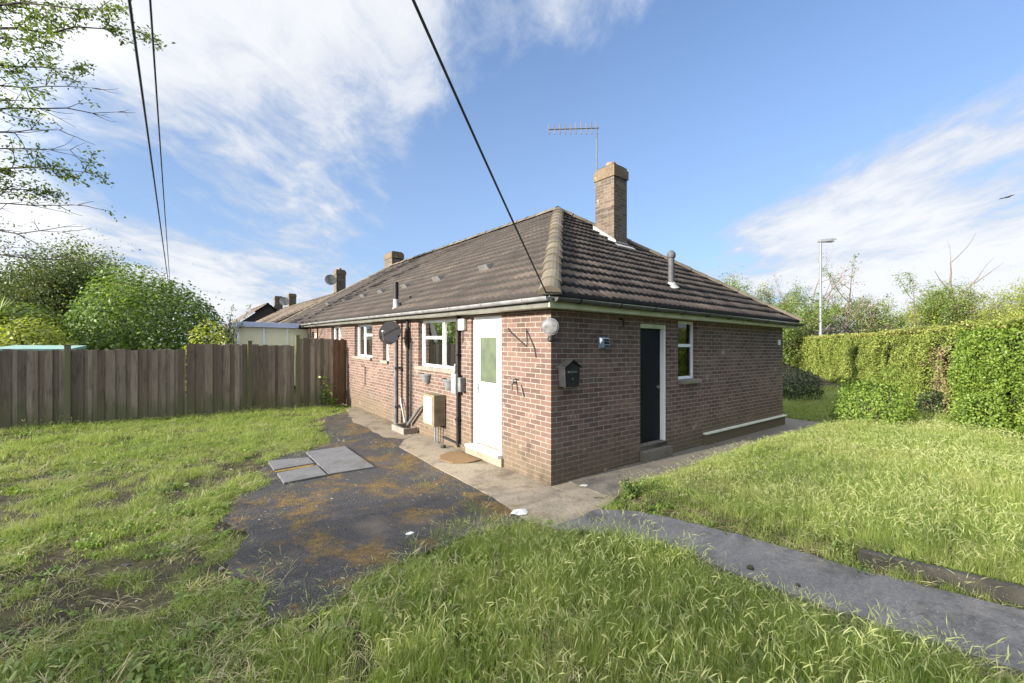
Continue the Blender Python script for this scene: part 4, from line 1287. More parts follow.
# ------------------------------------------------------------------ plants
def branchy(mb, p, d, length, rad, depth, rng, tips, kids=4, bend=.35, up=.1, seg=5, minr=.004):
    """recursive limb; appends (point, direction) of the twig ends to tips"""
    p = Vector(p); d = Vector(d).normalized()
    path, rr = [p.copy()], [rad]
    n = 5
    pts = []
    for i in range(n):
        d = (d + Vector((rng.gauss(0, 1), rng.gauss(0, 1), rng.gauss(0, 1))) * bend * .3 + Vector((0, 0, up * .3))).normalized()
        p = p + d * length / n
        path.append(p.copy()); rr.append(max(minr, rad * (1 - .7 * (i + 1) / n)))
        pts.append((p.copy(), d.copy(), rr[-1]))
    mb.tube(path, rr, seg, cap=False)
    if depth == 0:
        for q in pts[1:]:
            tips.append((q[0], q[1]))
        return
    for j in range(kids):
        q = pts[min(n - 1, 1 + int((j + rng.random()) / kids * (n - 1)))]
        ax = Vector((rng.gauss(0, 1), rng.gauss(0, 1), rng.gauss(0, 1))).normalized()
        nd = (q[1] * .75 + (ax - q[1] * ax.dot(q[1])).normalized() * .75).normalized()
        branchy(mb, q[0], nd, length * rng.uniform(.45, .7), q[2] * .8, depth - 1, rng, tips, kids, bend, up, max(3, seg - 1), minr)
    branchy(mb, pts[-1][0], pts[-1][1], length * .5, pts[-1][2], depth - 1, rng, tips, kids, bend, up, max(3, seg - 1), minr)

def tree(name, label, cat, x, y, h, crown_w, mat, leaf, nleaf, seed, group=None, bark=None, trunk_h=.3, clump=.16, zbase=None, depth=2, kids=4, spread=.9):
    rng = random.Random(seed); nr = np.random.default_rng(seed)
    z0 = float(gz(x, y)) - .05 if zbase is None else zbase
    t = thing(name, label, cat, (x, y, z0), group)
    mb = MB(); tips = []
    th = h * trunk_h
    base = Vector((x, y, z0))
    rad = .018 * h + .02
    top = base + Vector((rng.uniform(-.1, .1) * h, rng.uniform(-.1, .1) * h, th))
    mb.tube([base, base + (top - base) * .5, top], [rad * 1.25, rad, rad * .85], 8, cap=False)
    nl = 6
    for i in range(nl):
        az = 2 * PI * (i + rng.random() * .7) / nl
        el = rng.uniform(.35, 1.2)
        d = Vector((math.cos(az) * math.cos(el), math.sin(az) * math.cos(el), math.sin(el)))
        L = (crown_w * .5 * math.cos(el) + (h - th) * math.sin(el)) * .62
        branchy(mb, top - Vector((0, 0, rng.uniform(0, .3) * th)), d, L, rad * .6, depth - 1, rng, tips, kids, .4, .1, 5)
    branchy(mb, top, (0, 0, 1), (h - th) * .7, rad * .7, depth - 1, rng, tips, kids, .3, .1, 5)
    mb.build('trunk', bark or M['bark'], t)
    if nleaf:
        T = np.array([tuple(q[0]) for q in tips])
        idx = nr.integers(0, len(T), nleaf)
        sc = nr.uniform(.5, 1.3, len(T))[idx][:, None]
        off = nr.normal(0, 1, (nleaf, 3)) * clump * crown_w * .5 * sc
        P = T[idx] + off
        P[:, 2] = np.maximum(P[:, 2], z0 + .1)
        ctr = np.array([x, y, z0 + h * .55])
        out = unit(P - ctr) * .6 + np.array([0, 0, .5])
        V, Q = leaf_geo(P, out, leaf * nr.uniform(.6, 1.3, nleaf), nr, .55, spread)
        cl = nr.random(len(T))[idx]
        np_mesh('crown', V, Q, mat, t, rnd=np.clip(.6 * nr.random(nleaf) + .4 * cl, 0, 1))
    return t

def bush(name, label, cat, x, y, rx, ry, h, mat, leaf, n, seed, group=None, zb=None, base_flat=.0, loose=.12, stems=8, amp=.28):
    nr = np.random.default_rng(seed); rng = random.Random(seed)
    z0 = float(gz(x, y)) if zb is None else zb
    t = thing(name, label, cat, (x, y, z0), group)
    mb = MB()
    for i in range(stems):
        az = 2 * PI * (i + rng.random()) / stems
        e = Vector((x + math.cos(az) * rx * .6 * rng.uniform(.4, 1), y + math.sin(az) * ry * .6 * rng.uniform(.4, 1), z0 + h * rng.uniform(.6, .9)))
        s = Vector((x + math.cos(az) * .06, y + math.sin(az) * .06, z0 - .05))
        mid = (s + e) / 2 + Vector((0, 0, h * .12))
        mb.tube([s, mid, e], [.012 + .008 * h, .008 + .005 * h, .004], 5, cap=False)
    mb.build('stem', M['bark'], t)
    d = unit(nr.normal(0, 1, (n, 3)))
    r = np.clip(1 - np.abs(nr.normal(0, .22, n)), .2, 1.05) * lump(d, nr, 26, amp, 14) + nr.exponential(loose * .4, n) * (nr.random(n) < .25)
    P = d * r[:, None] * np.array([rx, ry, h * .62]) + np.array([x, y, z0 + h * .38])
    P[:, 2] = np.maximum(P[:, 2], z0 + .02 + nr.random(n) * .06)
    V, Q = leaf_geo(P, d + np.array([0, 0, .35]), leaf * nr.uniform(.6, 1.35, n), nr, .58, .55)
    np_mesh('foliage', V, Q, mat, t, rnd=nr.random(n))
    return t

def stem_plant(name, label, cat, x, y, h, nst, leaf, mat, seed, lean=.35, per=16, zb=None, group=None):
    nr = np.random.default_rng(seed); rng = random.Random(seed)
    z0 = float(gz(x, y)) if zb is None else zb
    t = thing(name, label, cat, (x, y, z0), group)
    mb = MB(); P = []; OUT = []
    for i in range(nst):
        az = rng.uniform(0, 2 * PI); l = rng.uniform(.2, 1) * lean * h; hh = h * rng.uniform(.55, 1)
        pts = [Vector((x + math.cos(az) * l * f ** 1.6, y + math.sin(az) * l * f ** 1.6, z0 + hh * f)) for f in (0, .3, .6, .85, 1)]
        mb.tube(pts, [.008, .007, .006, .004, .002], 4, cap=False)
        for k in range(per):
            f = rng.uniform(.15, 1)
            a2 = rng.uniform(0, 2 * PI)
            q = Vector((x + math.cos(az) * l * f ** 1.6, y + math.sin(az) * l * f ** 1.6, z0 + hh * f))
            P.append(tuple(q + Vector((math.cos(a2), math.sin(a2), rng.uniform(-.3, .4))) * leaf * rng.uniform(.4, 1.1)))
            OUT.append((math.cos(a2) * .4, math.sin(a2) * .4, .8))
    mb.build('stem', M['leaf_mid'], t)
    P, OUT = np.array(P), np.array(OUT)
    V, Q = leaf_geo(P, OUT, leaf * nr.uniform(.6, 1.3, len(P)), nr, .5, .45)
    np_mesh('foliage', V, Q, mat, t, rnd=nr.random(len(P)))
    return t

# garden beyond the fence (left)
bush('round_bush', 'large round bright green bush rising behind the low fence', 'bush', -13.7, 16.0, 2.65, 2.4, 4.45, M['leaf_bush'], .125, 30000, 3, zb=.0, amp=.22)
tree('garden_tree', 'tall dense green tree behind the fence, furthest from the house', 'tree', -24.5, 19.5, 7.0, 7.0, M['leaf_shade'], .13, 36000, 5, 'trees beyond the fence', trunk_h=.15, clump=.16)
tree('garden_tree', 'pale olive green tree further back to the left of the round bush', 'tree', -29.0, 27.0, 7.0, 8.5, M['leaf_olive'], .15, 30000, 6, 'trees beyond the fence', trunk_h=.15, clump=.16)
tree('garden_tree', 'spreading mid green tree between the tall tree and the round bush', 'tree', -23.0, 22.0, 5.0, 5.5, M['leaf_olive'], .13, 24000, 8, 'trees beyond the fence', trunk_h=.12, clump=.17)
bush('flowering_shrub', 'yellow green leafy shrub showing just over the low fence', 'shrub', -14.9, 13.2, 1.6, 1.0, 2.65, M['leaf_yellow'], .13, 3800, 9, 'yellow green shrubs behind the fence')
bush('flowering_shrub', 'small yellow green shrub beside the plumes at the lean-to', 'shrub', -10.3, 14.5, .75, .7, 2.55, M['leaf_yellow'], .12, 1600, 10, 'yellow green shrubs behind the fence')
bush('dark_shrub', 'dark shrub under the tall tree behind the low fence', 'shrub', -16.4, 14.2, 1.5, 1.3, 3.1, M['leaf_mid'], .14, 4200, 11)

def spiky(x, y, z, r, n, seed):
    nr = random.Random(seed)
    t = thing('cabbage_palm', 'spiky palm head among the trees behind the low fence', 'palm', (x, y, 0))
    m = MB(); m.tube([(x, y, -.05), (x + .05, y, z * .5), (x, y, z)], [.12, .09, .08], 8); m.build('trunk', M['bark'], t)
    V, Q = [], []
    for i in range(n):
        az, el = nr.uniform(0, 2 * PI), nr.uniform(-.5, 1.3)
        d = Vector((math.cos(az) * math.cos(el), math.sin(az) * math.cos(el), math.sin(el)))
        s = d.cross(Vector((0, 0, 1))).normalized() * .028
        p = Vector((x, y, z))
        b = len(V)
        mid = p + d * r * .55
        tip = p + d * r + Vector((0, 0, -.28 * r * math.cos(el)))
        V += [p - s * .5, p + s * .5, mid + s, tip, mid - s]
        Q += [(b, b + 1, b + 2, b + 4), (b + 4, b + 2, b + 3, b + 3)]
    mm = MB()
    for f in Q:
        f = tuple(dict.fromkeys(f))
        mm.face([V[i] for i in f], rnd=nr.random())
    mm.build('crown', M['leaf_mid'], t, rnd=True)
spiky(-16.6, 13.6, 2.75, .95, 90, 4)

def plume(x, y, h, seed, label):
    nr = random.Random(seed); rr = np.random.default_rng(seed)
    t = thing('plume_plant', label, 'plant', (x, y, 0), 'plumes beside the lean-to')
    mb = MB(); P, OUT = [], []
    for i in range(7):
        az, l = nr.uniform(-.6, 1.0), nr.uniform(.1, .9)
        hh = h * nr.uniform(.7, 1)
        pts = [Vector((x + l * f ** 2 * math.cos(az), y + l * f ** 2 * math.sin(az), hh * f)) for f in (0, .4, .75, 1)]
        mb.tube(pts, [.012, .01, .008, .004], 4, cap=False)
        for k in range(60):
            f = nr.uniform(.62, 1)
            P.append((x + l * f ** 2 * math.cos(az) + nr.gauss(0, .05), y + l * f ** 2 * math.sin(az) + nr.gauss(0, .05), hh * f + nr.gauss(0, .03)))
            OUT.append((.5, .2, .5))
    mb.build('stem', M['twig_dark'], t)
    P = np.array(P)
    V, Q = leaf_geo(P, np.array(OUT), .13 * np.ones(len(P)), rr, .3, .5)
    np_mesh('plume', V, Q, M['plume'], t, rnd=rr.random(len(P)))
plume(-10.6, 15.6, 3.55, 3, 'grey green feathery plumes leaning towards the lean-to roof')

# lean-to, shed roof and far bungalows beyond the fence
t = thing('lean_to', 'cream panelled lean-to with pale blue flat roof behind the fence', 'lean-to', W(-1.2, 14.9, 0))
for i in range(3):
    a = -2.4 + i * .82
    m = MB(); m.box(a + .03, a + .79, 14.72, 14.76, .1, 2.42); m.build('panel', M['yellow_panel'], t)
for i in range(4):
    a = -2.4 + i * .82
    m = MB(); m.box(a - .03, a + .03, 14.69, 14.79, 0, 2.43); m.build('post', M['white'], t)
m = MB(); m.box(-2.5, -.35, 14.60, 18.2, 2.44, 2.64); m.build('roof_edge', M['blue_edge'], t, bevel=.01)
m = MB(); m.box(-2.42, -2.38, 14.8, 18.1, .1, 2.42); m.build('side_wall', M['white_old'], t)

t = thing('garden_shed', 'low shed with pale green felt roof just over the low fence', 'shed', W(-6.9, 11.4, 0))
c = [(-9.3, 10.4), (-7.2, 10.4), (-7.2, 12.6), (-9.3, 12.6)]
m = MB(); m.box(-7.5, -6.35, 10.5, 12.5, -.05, 1.6); m.build('wall', M['board'], t)
m = MB()
m.solid([W(-7.6, 10.35, 1.62), W(-6.25, 10.35, 1.62), W(-6.25, 12.65, 1.66), W(-7.6, 12.65, 1.66), W(-7.6, 10.35, 1.68), W(-6.25, 10.35, 1.68), W(-6.25, 12.65, 1.73), W(-7.6, 12.65, 1.73)], [(0, 3, 2, 1), (4, 5, 6, 7), (0, 1, 5, 4), (1, 2, 6, 5), (2, 3, 7, 6), (3, 0, 4, 7)])
m.build('roof', M['green_roof'], t)

def far_house(label, u0, u1, v0, v1, he, hr, hip, seed, mat=None):
    """hipped bungalow, ridge along v"""
    t = thing('distant_bungalow', label, 'house', W((u0 + u1) / 2, (v0 + v1) / 2, 0), 'bungalows further along the row')
    m = MB(); m.box(u0, u1, v0, v1, -.2, he - .02); m.build('wall', M['render_far'], t)
    um = (u0 + u1) / 2; o = .3; sl = (hr - he) / ((u1 - u0) / 2 + o); cp = 1 / math.sqrt(1 + sl * sl); sp = sl * cp
    tm = ((u1 - u0) / 2 + o) / cp
    kw = dict(ds=.075, gauge=.33)
    r = tile_obj('roof', tiles(lambda s, tt, hh: Warr(u0 - o + tt * cp - hh * sp, s, he + tt * sp + hh * cp), lambda tt: v0 - o + tt * cp * hip, lambda tt: v1 + o - tt * cp * hip, v0 - o, v1 + o, tm, seed=seed, **kw), M['tile_far'], t)
    tile_obj('roof', tiles(lambda s, tt, hh: Warr(u1 + o - tt * cp + hh * sp, s, he + tt * sp + hh * cp), lambda tt: v0 - o + tt * cp * hip, lambda tt: v1 + o - tt * cp * hip, v0 - o, v1 + o, tm, seed=seed + 1, **kw), M['tile_far'], t)
    if hip:
        tile_obj('roof', tiles(lambda s, tt, hh: Warr(s, v0 - o + tt * cp - hh * sp, he + tt * sp + hh * cp), lambda tt: u0 - o + tt * cp, lambda tt: u1 + o - tt * cp, u0 - o, u1 + o, tm, seed=seed + 2, **kw), M['tile_far'], t)
    else:
        g = MB(); g.solid([W(u0, v0, he - .02), W(u1, v0, he - .02), W(um, v0, hr - .1), W(u0, v0 + .2, he - .02), W(u1, v0 + .2, he - .02), W(um, v0 + .2, hr - .1)], [(0, 1, 2), (5, 4, 3), (0, 3, 4, 1), (1, 4, 5, 2), (2, 5, 3, 0)])
        g.build('gable', M['tile_far'], t)
    ridge_run('ridge_tile_row', W(um, v0 + (um - u0) * hip, hr + .03), W(um, v1 - (um - u0) * hip, hr + .03), t)
    return t, r
HA, ra = far_house('nearest of the distant bungalows, its brown roof rising beyond the lean-to', -.3, 7.8, 24.5, 42.0, 2.4, 4.95, 0, 21)
chimney(3.95, 4.55, 25.0, 25.6, 3.6, 6.7, ra, M['brick_old'], True)
chimney(3.6, 4.2, 39, 39.7, 3.8, 6.2, ra, M['brick_old'], False)
HB, rb = far_house('furthest distant bungalow with a brown gabled roof above the cream lean-to', -.6, 7.4, 50.0, 64.0, 2.6, 5.9, 0, 31)
chimney(4.2, 5.0, 50.6, 51.4, 4.2, 6.9, rb, M['brick_old'], False)

def far_dish(c, label, r=.36):
    t = thing('satellite_dish', label, 'satellite dish', tuple(c), 'satellite dishes on distant chimneys')
    ax = Vector((.5, -.85, .2)).normalized()
    c = Vector(c)
    m = MB(); m.lathe(c, ax, [(.09, r), (.06, r * .8), (.02, r * .45), (0, .004), (-.012, .004), (.012, r * .5), (.05, r * .85), (.09, r * 1.01)], 18)
    m.build('dish', M['pot_grey'], t, smooth=True)
    m = MB(); m.tube([c - ax * .02, c + Vector((.3, .1, -.2))], .025, 6); m.build('bracket', M['steel'], t)
far_dish(W(3.55, 24.9, 5.9), 'grey satellite dish standing off the tall distant chimney')
far_dish(W(3.2, 38.9, 5.4), 'small grey satellite dish on the low distant chimney', .4)

# overhead lines and their pole
def sag_line(name, label, a, b, r, sag, group=None):
    a, b = Vector(a), Vector(b)
    pts = [a + (b - a) * (i / 40) - Vector((0, 0, sag * 4 * (i / 40) * (1 - i / 40))) for i in range(41)]
    o = MB().tube(pts, r, 6).build(name, M['cable'], loc=tuple(pts[-1]), smooth=True)
    return tag(o, label, 'cable', group)
c0 = Vector(W(-.30, -.24, 2.66))
dd = Vector((-.234, 1, .811)) * 2.45 + Vector((0, 0, CAMZ))
sag_line('service_cable', 'single black cable dropping to the house corner at the gutter', dd + (dd - c0) * 1.6 + Vector((0, 0, .35)), c0, .0105, .14)
q0 = Vector((-.905 * 7.2, 7.2, CAMZ + .811 * 7.2))
q1 = Vector((-.853 * 7.2, 7.2, CAMZ + .811 * 7.2))
e0 = Vector((-.812 * 36, 36, CAMZ + .140 * 36)); e1 = Vector((-.808 * 36, 36, CAMZ + .140 * 36))
sag_line('overhead_line', 'thicker of the two overhead lines above the fence', q0 + (q0 - e0) * .35, e0, .025, .0)
sag_line('overhead_line', 'thinner of the two overhead lines, slightly slack above the fence', q1 + (q1 - e1) * .35, e1, .017, .35)
t = thing('telegraph_pole', 'wooden pole carrying the overhead lines behind the round bush', 'pole', (e0.x, 36, -.1))
m = MB(); m.tube([(e0.x, 36.2, -.1), (e0.x, 36.2, e0.z + .35)], [.15, .11], 10); m.build('post', M['bark'], t, smooth=True)
m = MB(); m.wbox((e0.x + .07, 36.05, e0.z - .12), .9, .08, .1); m.build('crossarm', M['bark'], t)

# street lamp beyond the hedge
lx, ly = 23.2, 31.8
t = thing('street_lamp', 'pale grey street lamp column standing behind the clipped hedge', 'street lamp', (lx, ly, -.2))
m = MB(); m.tube([(lx, ly, -.3), (lx, ly, 1.6), (lx, ly, 1.65), (lx, ly, 9.6)], [.13, .13, .10, .075], 12); m.build('column', M['lamp_post'], t, smooth=True)
m = MB()
hd = [(-.2, .06, 9.62, .10), (-.05, .14, 9.60, .2), (.25, .2, 9.6, .22), (.7, .2, 9.66, .2), (1.05, .15, 9.74, .12), (1.15, .08, 9.77, .05)]
V = []
for (dx, w, z, hh) in hd:
    V += [(lx + dx, ly - w, z), (lx + dx, ly + w, z), (lx + dx, ly + w * .7, z + hh), (lx + dx, ly - w * .7, z + hh)]
F = [(0, 1, 2, 3)] + [tuple(reversed((len(V) - 4, len(V) - 3, len(V) - 2, len(V) - 1)))]
for i in range(len(hd) - 1):
    for k2 in range(4):
        F.append((i * 4 + k2, (i + 1) * 4 + k2, (i + 1) * 4 + (k2 + 1) % 4, i * 4 + (k2 + 1) % 4))
m.solid(V, F)
hdo = m.build('lamp_head', M['lamp_post'], t)
m = MB(); m.wbox((lx + .65, ly, 9.60), .6, .3, .05); m.build('lens', M['lens'], hdo)

# bird in the sky
t = thing('bird', 'small dark bird gliding high in front of the cloud', 'bird', (33, 28.2, 11.7))
m = MB(); bx_, by_, bz_ = 33.0, 28.2, 11.72
m.lathe((bx_ - .2, by_, bz_), (1, 0, .08), [(0, .005), (.08, .045), (.2, .06), (.3, .035), (.38, .03), (.42, .004)], 10)
m.build('body', M['bird'], t, smooth=True)
for s in (-1, 1):
    m = MB()
    m.solid([(bx_ - .06, by_, bz_ + .02), (bx_ + .1, by_, bz_ + .02), (bx_ + .04, by_ + s * .3, bz_ + .07), (bx_ - .03, by_ + s * .48, bz_ + .03), (bx_ - .08, by_ + s * .28, bz_ + .06),
             (bx_ - .06, by_, bz_), (bx_ + .1, by_, bz_), (bx_ + .04, by_ + s * .3, bz_ + .06), (bx_ - .03, by_ + s * .48, bz_ + .02), (bx_ - .08, by_ + s * .28, bz_ + .05)],
            [(0, 1, 2, 3, 4), (9, 8, 7, 6, 5), (0, 5, 6, 1), (1, 6, 7, 2), (2, 7, 8, 3), (3, 8, 9, 4), (4, 9, 5, 0)])
    m.build('wing', M['bird'], t)

# ------------------------------------------------------------------ hedges
HL = [(7.6, 2.6), (9.4, 6.6), (10.6, 8.8), (12.5, 12.6), (14.2, 16.0), (16.4, 20.2), (27, 41)]
def hedge(name, label, pts, h, thick, leaf, dens, mat, seed, top_mat, bulge=0.0, ends=(True, True), dead=None, dens_far=None):
    nr = np.random.default_rng(seed)
    pts = [np.array(p, float) for p in pts]
    t = thing(name, label, 'hedge', (*pts[0], float(gz(*pts[0]))), 'clipped garden hedges')
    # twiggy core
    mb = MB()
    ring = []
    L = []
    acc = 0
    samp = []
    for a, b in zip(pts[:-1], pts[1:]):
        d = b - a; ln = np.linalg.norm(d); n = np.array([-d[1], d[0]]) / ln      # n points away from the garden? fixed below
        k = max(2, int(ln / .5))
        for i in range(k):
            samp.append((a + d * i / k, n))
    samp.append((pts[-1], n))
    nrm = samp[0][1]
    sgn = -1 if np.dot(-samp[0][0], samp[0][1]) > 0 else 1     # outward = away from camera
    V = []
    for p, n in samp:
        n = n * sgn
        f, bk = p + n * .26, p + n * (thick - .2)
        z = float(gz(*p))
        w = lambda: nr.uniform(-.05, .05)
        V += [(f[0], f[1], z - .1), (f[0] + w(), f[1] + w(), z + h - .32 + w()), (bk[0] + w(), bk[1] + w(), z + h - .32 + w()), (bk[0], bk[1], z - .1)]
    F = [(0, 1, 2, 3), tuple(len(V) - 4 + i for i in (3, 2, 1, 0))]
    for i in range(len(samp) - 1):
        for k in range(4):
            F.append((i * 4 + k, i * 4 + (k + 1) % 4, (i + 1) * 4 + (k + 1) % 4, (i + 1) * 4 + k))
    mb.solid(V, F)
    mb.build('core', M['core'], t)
    PP, OO, SS, KK = [], [], [], []
    for a, b in zip(pts[:-1], pts[1:]):
        d = b - a; ln = np.linalg.norm(d); n = np.array([-d[1], d[0]]) / ln * sgn
        dist = np.linalg.norm((a + b) / 2)
        fac = max(.22, min(1, (13 / dist) ** 1.3))
        lf = leaf / math.sqrt(fac)
        for face, area in (('f', ln * h), ('t', ln * thick), ('b', ln * h * .25)):
            m = int(area * dens * fac)
            s = nr.random(m)
            q = a + d * s[:, None]
            z = gz(q[:, 0], q[:, 1])
            bump = (vnoise(q[:, 0] * 1.0, q[:, 1] * 1.0 + 3, 1.3, seed) - .5) * .25
            if face == 'f':
                hh = nr.random(m) * h
                bb = (vnoise(s * ln, hh, 2.2, seed) - .5) * .22 + (vnoise(s * ln, hh, .8, seed + 1) - .5) * .2
                dep = nr.exponential(.05, m) + bb - bulge * np.sin(np.clip(hh / h, 0, 1) * PI)
                P = np.column_stack([q + n * dep[:, None], z + hh])
                O_ = np.column_stack([np.tile(-n, (m, 1)), np.full(m, .25)])
                kk = np.where((hh > h - .12) & (nr.random(m) < .5), 1, 0)
            elif face == 't':
                w = nr.random(m) * thick
                P = np.column_stack([q + n * w[:, None], z + h + bump * .5 + nr.normal(0, .035, m) + (nr.random(m) < .05) * nr.exponential(.05, m)])
                O_ = np.tile([0, 0, 1.0], (m, 1))
                kk = (nr.random(m) < .6).astype(float)
            else:
                hh = nr.random(m) * h
                P = np.column_stack([q + n * (thick - .05 + bump)[:, None], z + hh])
                O_ = np.column_stack([np.tile(n, (m, 1)), np.full(m, .25)])
                kk = np.zeros(m)
            if dead is not None:
                sd = s * ln
                zz = P[:, 2] - z
                dd = (np.hypot((np.linalg.norm(P[:, :2] - dead[0], axis=1)) / dead[1], (zz - .9) / 1.25) + (vnoise(sd, zz, 3, 5) - .5) * .8) < 1
                kk = np.where(dd & (nr.random(m) < .58), 2, kk)
            PP.append(P); OO.append(O_); SS.append(np.full(m, lf) * nr.uniform(.6, 1.3, m)); KK.append(kk)
    for e, q in ((pts[0], pts[1]), (pts[-1], pts[-2])):              # leaf over the two ends
        ax = (e - q) / np.linalg.norm(e - q); nn = np.array([-ax[1], ax[0]])
        nn = nn if np.dot(nn, e) > 0 else -nn
        m = int(dens * h * thick * max(.22, min(1, (13 / np.linalg.norm(e)) ** 1.3)))
        w, hh = nr.random(m) * thick, nr.random(m) * h
        PP.append(np.column_stack([e + nn * w[:, None] + ax * nr.normal(.02, .06, m)[:, None], gz(e[0], e[1]) + hh]))
        OO.append(np.column_stack([np.tile(ax, (m, 1)), np.full(m, .25)])); SS.append(np.full(m, leaf) * nr.uniform(.6, 1.3, m)); KK.append(np.zeros(m))
    P, O_, S_, K_ = map(np.concatenate, (PP, OO, SS, KK))
    for kind, nm, mt in ((0, 'foliage', mat), (1, 'top_growth', top_mat), (2, 'dead_foliage', M['leaf_dead'])):
        w = K_ == kind
        if w.sum() < 5:
            continue
        V, Q = leaf_geo(P[w], O_[w], S_[w], nr, .6, .6)
        np_mesh(nm, V, Q, mt, t, rnd=nr.random(int(w.sum())))
    return t
hedge('privet_hedge', 'long tall clipped hedge with yellow tinged top behind the lawn', [(12.1, 11.75), (14.2, 16.0), (16.4, 20.2), (20, 27.4), (27, 41), (35, 57)], 2.62, 1.1, .05, 2300, M['leaf_hedge'], 41, M['leaf_top'], dead=(np.array([12.25, 12.1]), 1.15))
hedge('leafy_hedge', 'taller leafy hedge section with bigger bright leaves beside the dead brown patch', [(7.5, 2.4), (9.2, 6.0), (10.5, 8.8), (11.75, 11.2)], 2.64, 1.1, .062, 2000, M['leaf_bright'], 42, M['leaf_top'], bulge=.12)

# shrubs on the right hand lawn
bush('lawn_shrub', 'bright leafy shrub standing free on the right lawn before the hedge', 'shrub', 9.15, 10.75, .92, .85, 1.2, M['leaf_bright'], .062, 7500, 51, amp=.4, loose=.3)
bush('lawn_shrub', 'low leafy bush growing out from the foot of the bigger leaved hedge', 'shrub', 11.35, 9.75, 1.0, .8, 1.12, M['leaf_bright'], .058, 8500, 52, amp=.5, loose=.3)
bush('clipped_shrub', 'dark rounded shrub in shade beyond the house corner', 'shrub', 10.75, 15.9, .82, .75, 1.22, M['leaf_dark'], .07, 4600, 53, amp=.12)
bush('ivy_patch', 'dark glossy ivy at the foot of the dead brown hedge patch', 'ivy', 12.2, 12.2, .6, .4, .8, M['leaf_dark'], .08, 1300, 54, amp=.3)
bush('low_weed', 'small dark bramble at the foot of the long hedge', 'weed', 14.05, 16.3, .45, .4, .55, M['leaf_mid'], .07, 700, 55)
stem_plant('corner_weed', 'leafy dark green weed clump at the lawn edge by the house corner', 'weed', 1.52, 5.4, .33, 16, .055, M['leaf_mid'], 56, .55, 14)
stem_plant('fence_sapling', 'young pale green sapling climbing against the tallest fence run', 'sapling', *W(-.72, 9.15, 0)[:2], 1.15, 5, .11, M['leaf_bright'], 57, .3, 14)
stem_plant('nettle_clump', 'low bright weed tuft below the sapling at the fence foot', 'weed', *W(-.5, 9.1, 0)[:2], .35, 9, .09, M['leaf_bright'], 58, .6, 9)

m = MB()
c = np.array([11.75, 12.1])
o = MB().prism(rough_poly([tuple(uv_of(*(c + np.array(p)))) for p in ((-.75, -.5), (.5, -.75), (.75, .45), (.1, .8), (-.6, .5))], .1), -.08, .03).build('bare_soil', M['soil_red'])
tag(o, 'bare reddish soil at the foot of the dead hedge patch', None, None, 'structure')

# trees along the road beyond the hedge
ROAD = [  # x, y, height, width, leaf material, leaf size, leaves, label
    (19.5, 36, 7.0, 6.5, 'leaf_mid', .24, 6500, 'broad green tree showing over the roof edge beyond the hedge'),
    (23.5, 39, 6.7, 5.5, 'leaf_olive', .24, 5000, 'olive green tree just short of the street lamp'),
    (26.5, 37.5, 6.3, 4.2, 'leaf_mid', .22, 4200, 'green tree directly behind the street lamp column'),
    (31.0, 41, 9.6, 3.4, 'leaf_mid', .26, 1500, 'slim tall wind blown tree standing above its neighbours'),
    (34.0, 42, 6.0, 6.5, 'leaf_olive', .26, 5200, 'low spreading tree between the slim tree and the fan shaped one'),
    (38.0, 41, 8.2, 4.6, 'leaf_mid', .26, 3200, 'fan shaped green tree leaning over the hedge line'),
    (42.5, 42, 6.6, 7.0, 'leaf_yellow', .27, 5000, 'yellow green bushy tree behind the clipped hedge'),
    (47.0, 44, 7.2, 7.0, 'leaf_olive', .27, 5000, 'olive bushy tree beside the bare branched tree'),
    (51.5, 43, 7.4, 8.0, 'leaf_yellow', .28, 5200, 'yellow green tree beyond the bigger leaved hedge'),
    (57.0, 44, 8.0, 8.0, 'leaf_olive', .28, 4800, 'olive tree furthest along the road beyond the hedge'),
    (62.0, 44, 9.6, 8.0, 'leaf_mid', .28, 4200, 'tallest dark tree at the end of the road trees'),
    (29.5, 46, 6.2, 7.0, 'leaf_mid', .28, 4200, 'dense green tree behind the reddish twiggy tree'),
    (16.0, 38, 6.9, 6.0, 'leaf_olive', .24, 4500, 'green tree mostly hidden behind the hip roof'),
]
for i, (x, y, hh, w, mt, lf, n, lab) in enumerate(ROAD):
    tree('roadside_tree', lab, 'tree', x, y, hh + .4, w, M[mt], lf * .62, int(n * 2.6), 100 + i, 'trees beyond the hedge', trunk_h=.12, clump=.13)
tree('bare_tree', 'bare reddish twiggy tree beside the street lamp', 'tree', 28.5, 39, 10.0, 4.5, M['leaf_pink'], .2, 260, 131, 'bare trees beyond the hedge', M['twig_pale'], .3, .12, depth=3, kids=3)
tree('bare_tree', 'bare grey forked tree rising above the yellow green trees', 'tree', 45.0, 43, 12.5, 5.0, M['leaf_pink'], .2, 0, 132, 'bare trees beyond the hedge', M['twig_pale'], .45, .12, depth=2, kids=2)

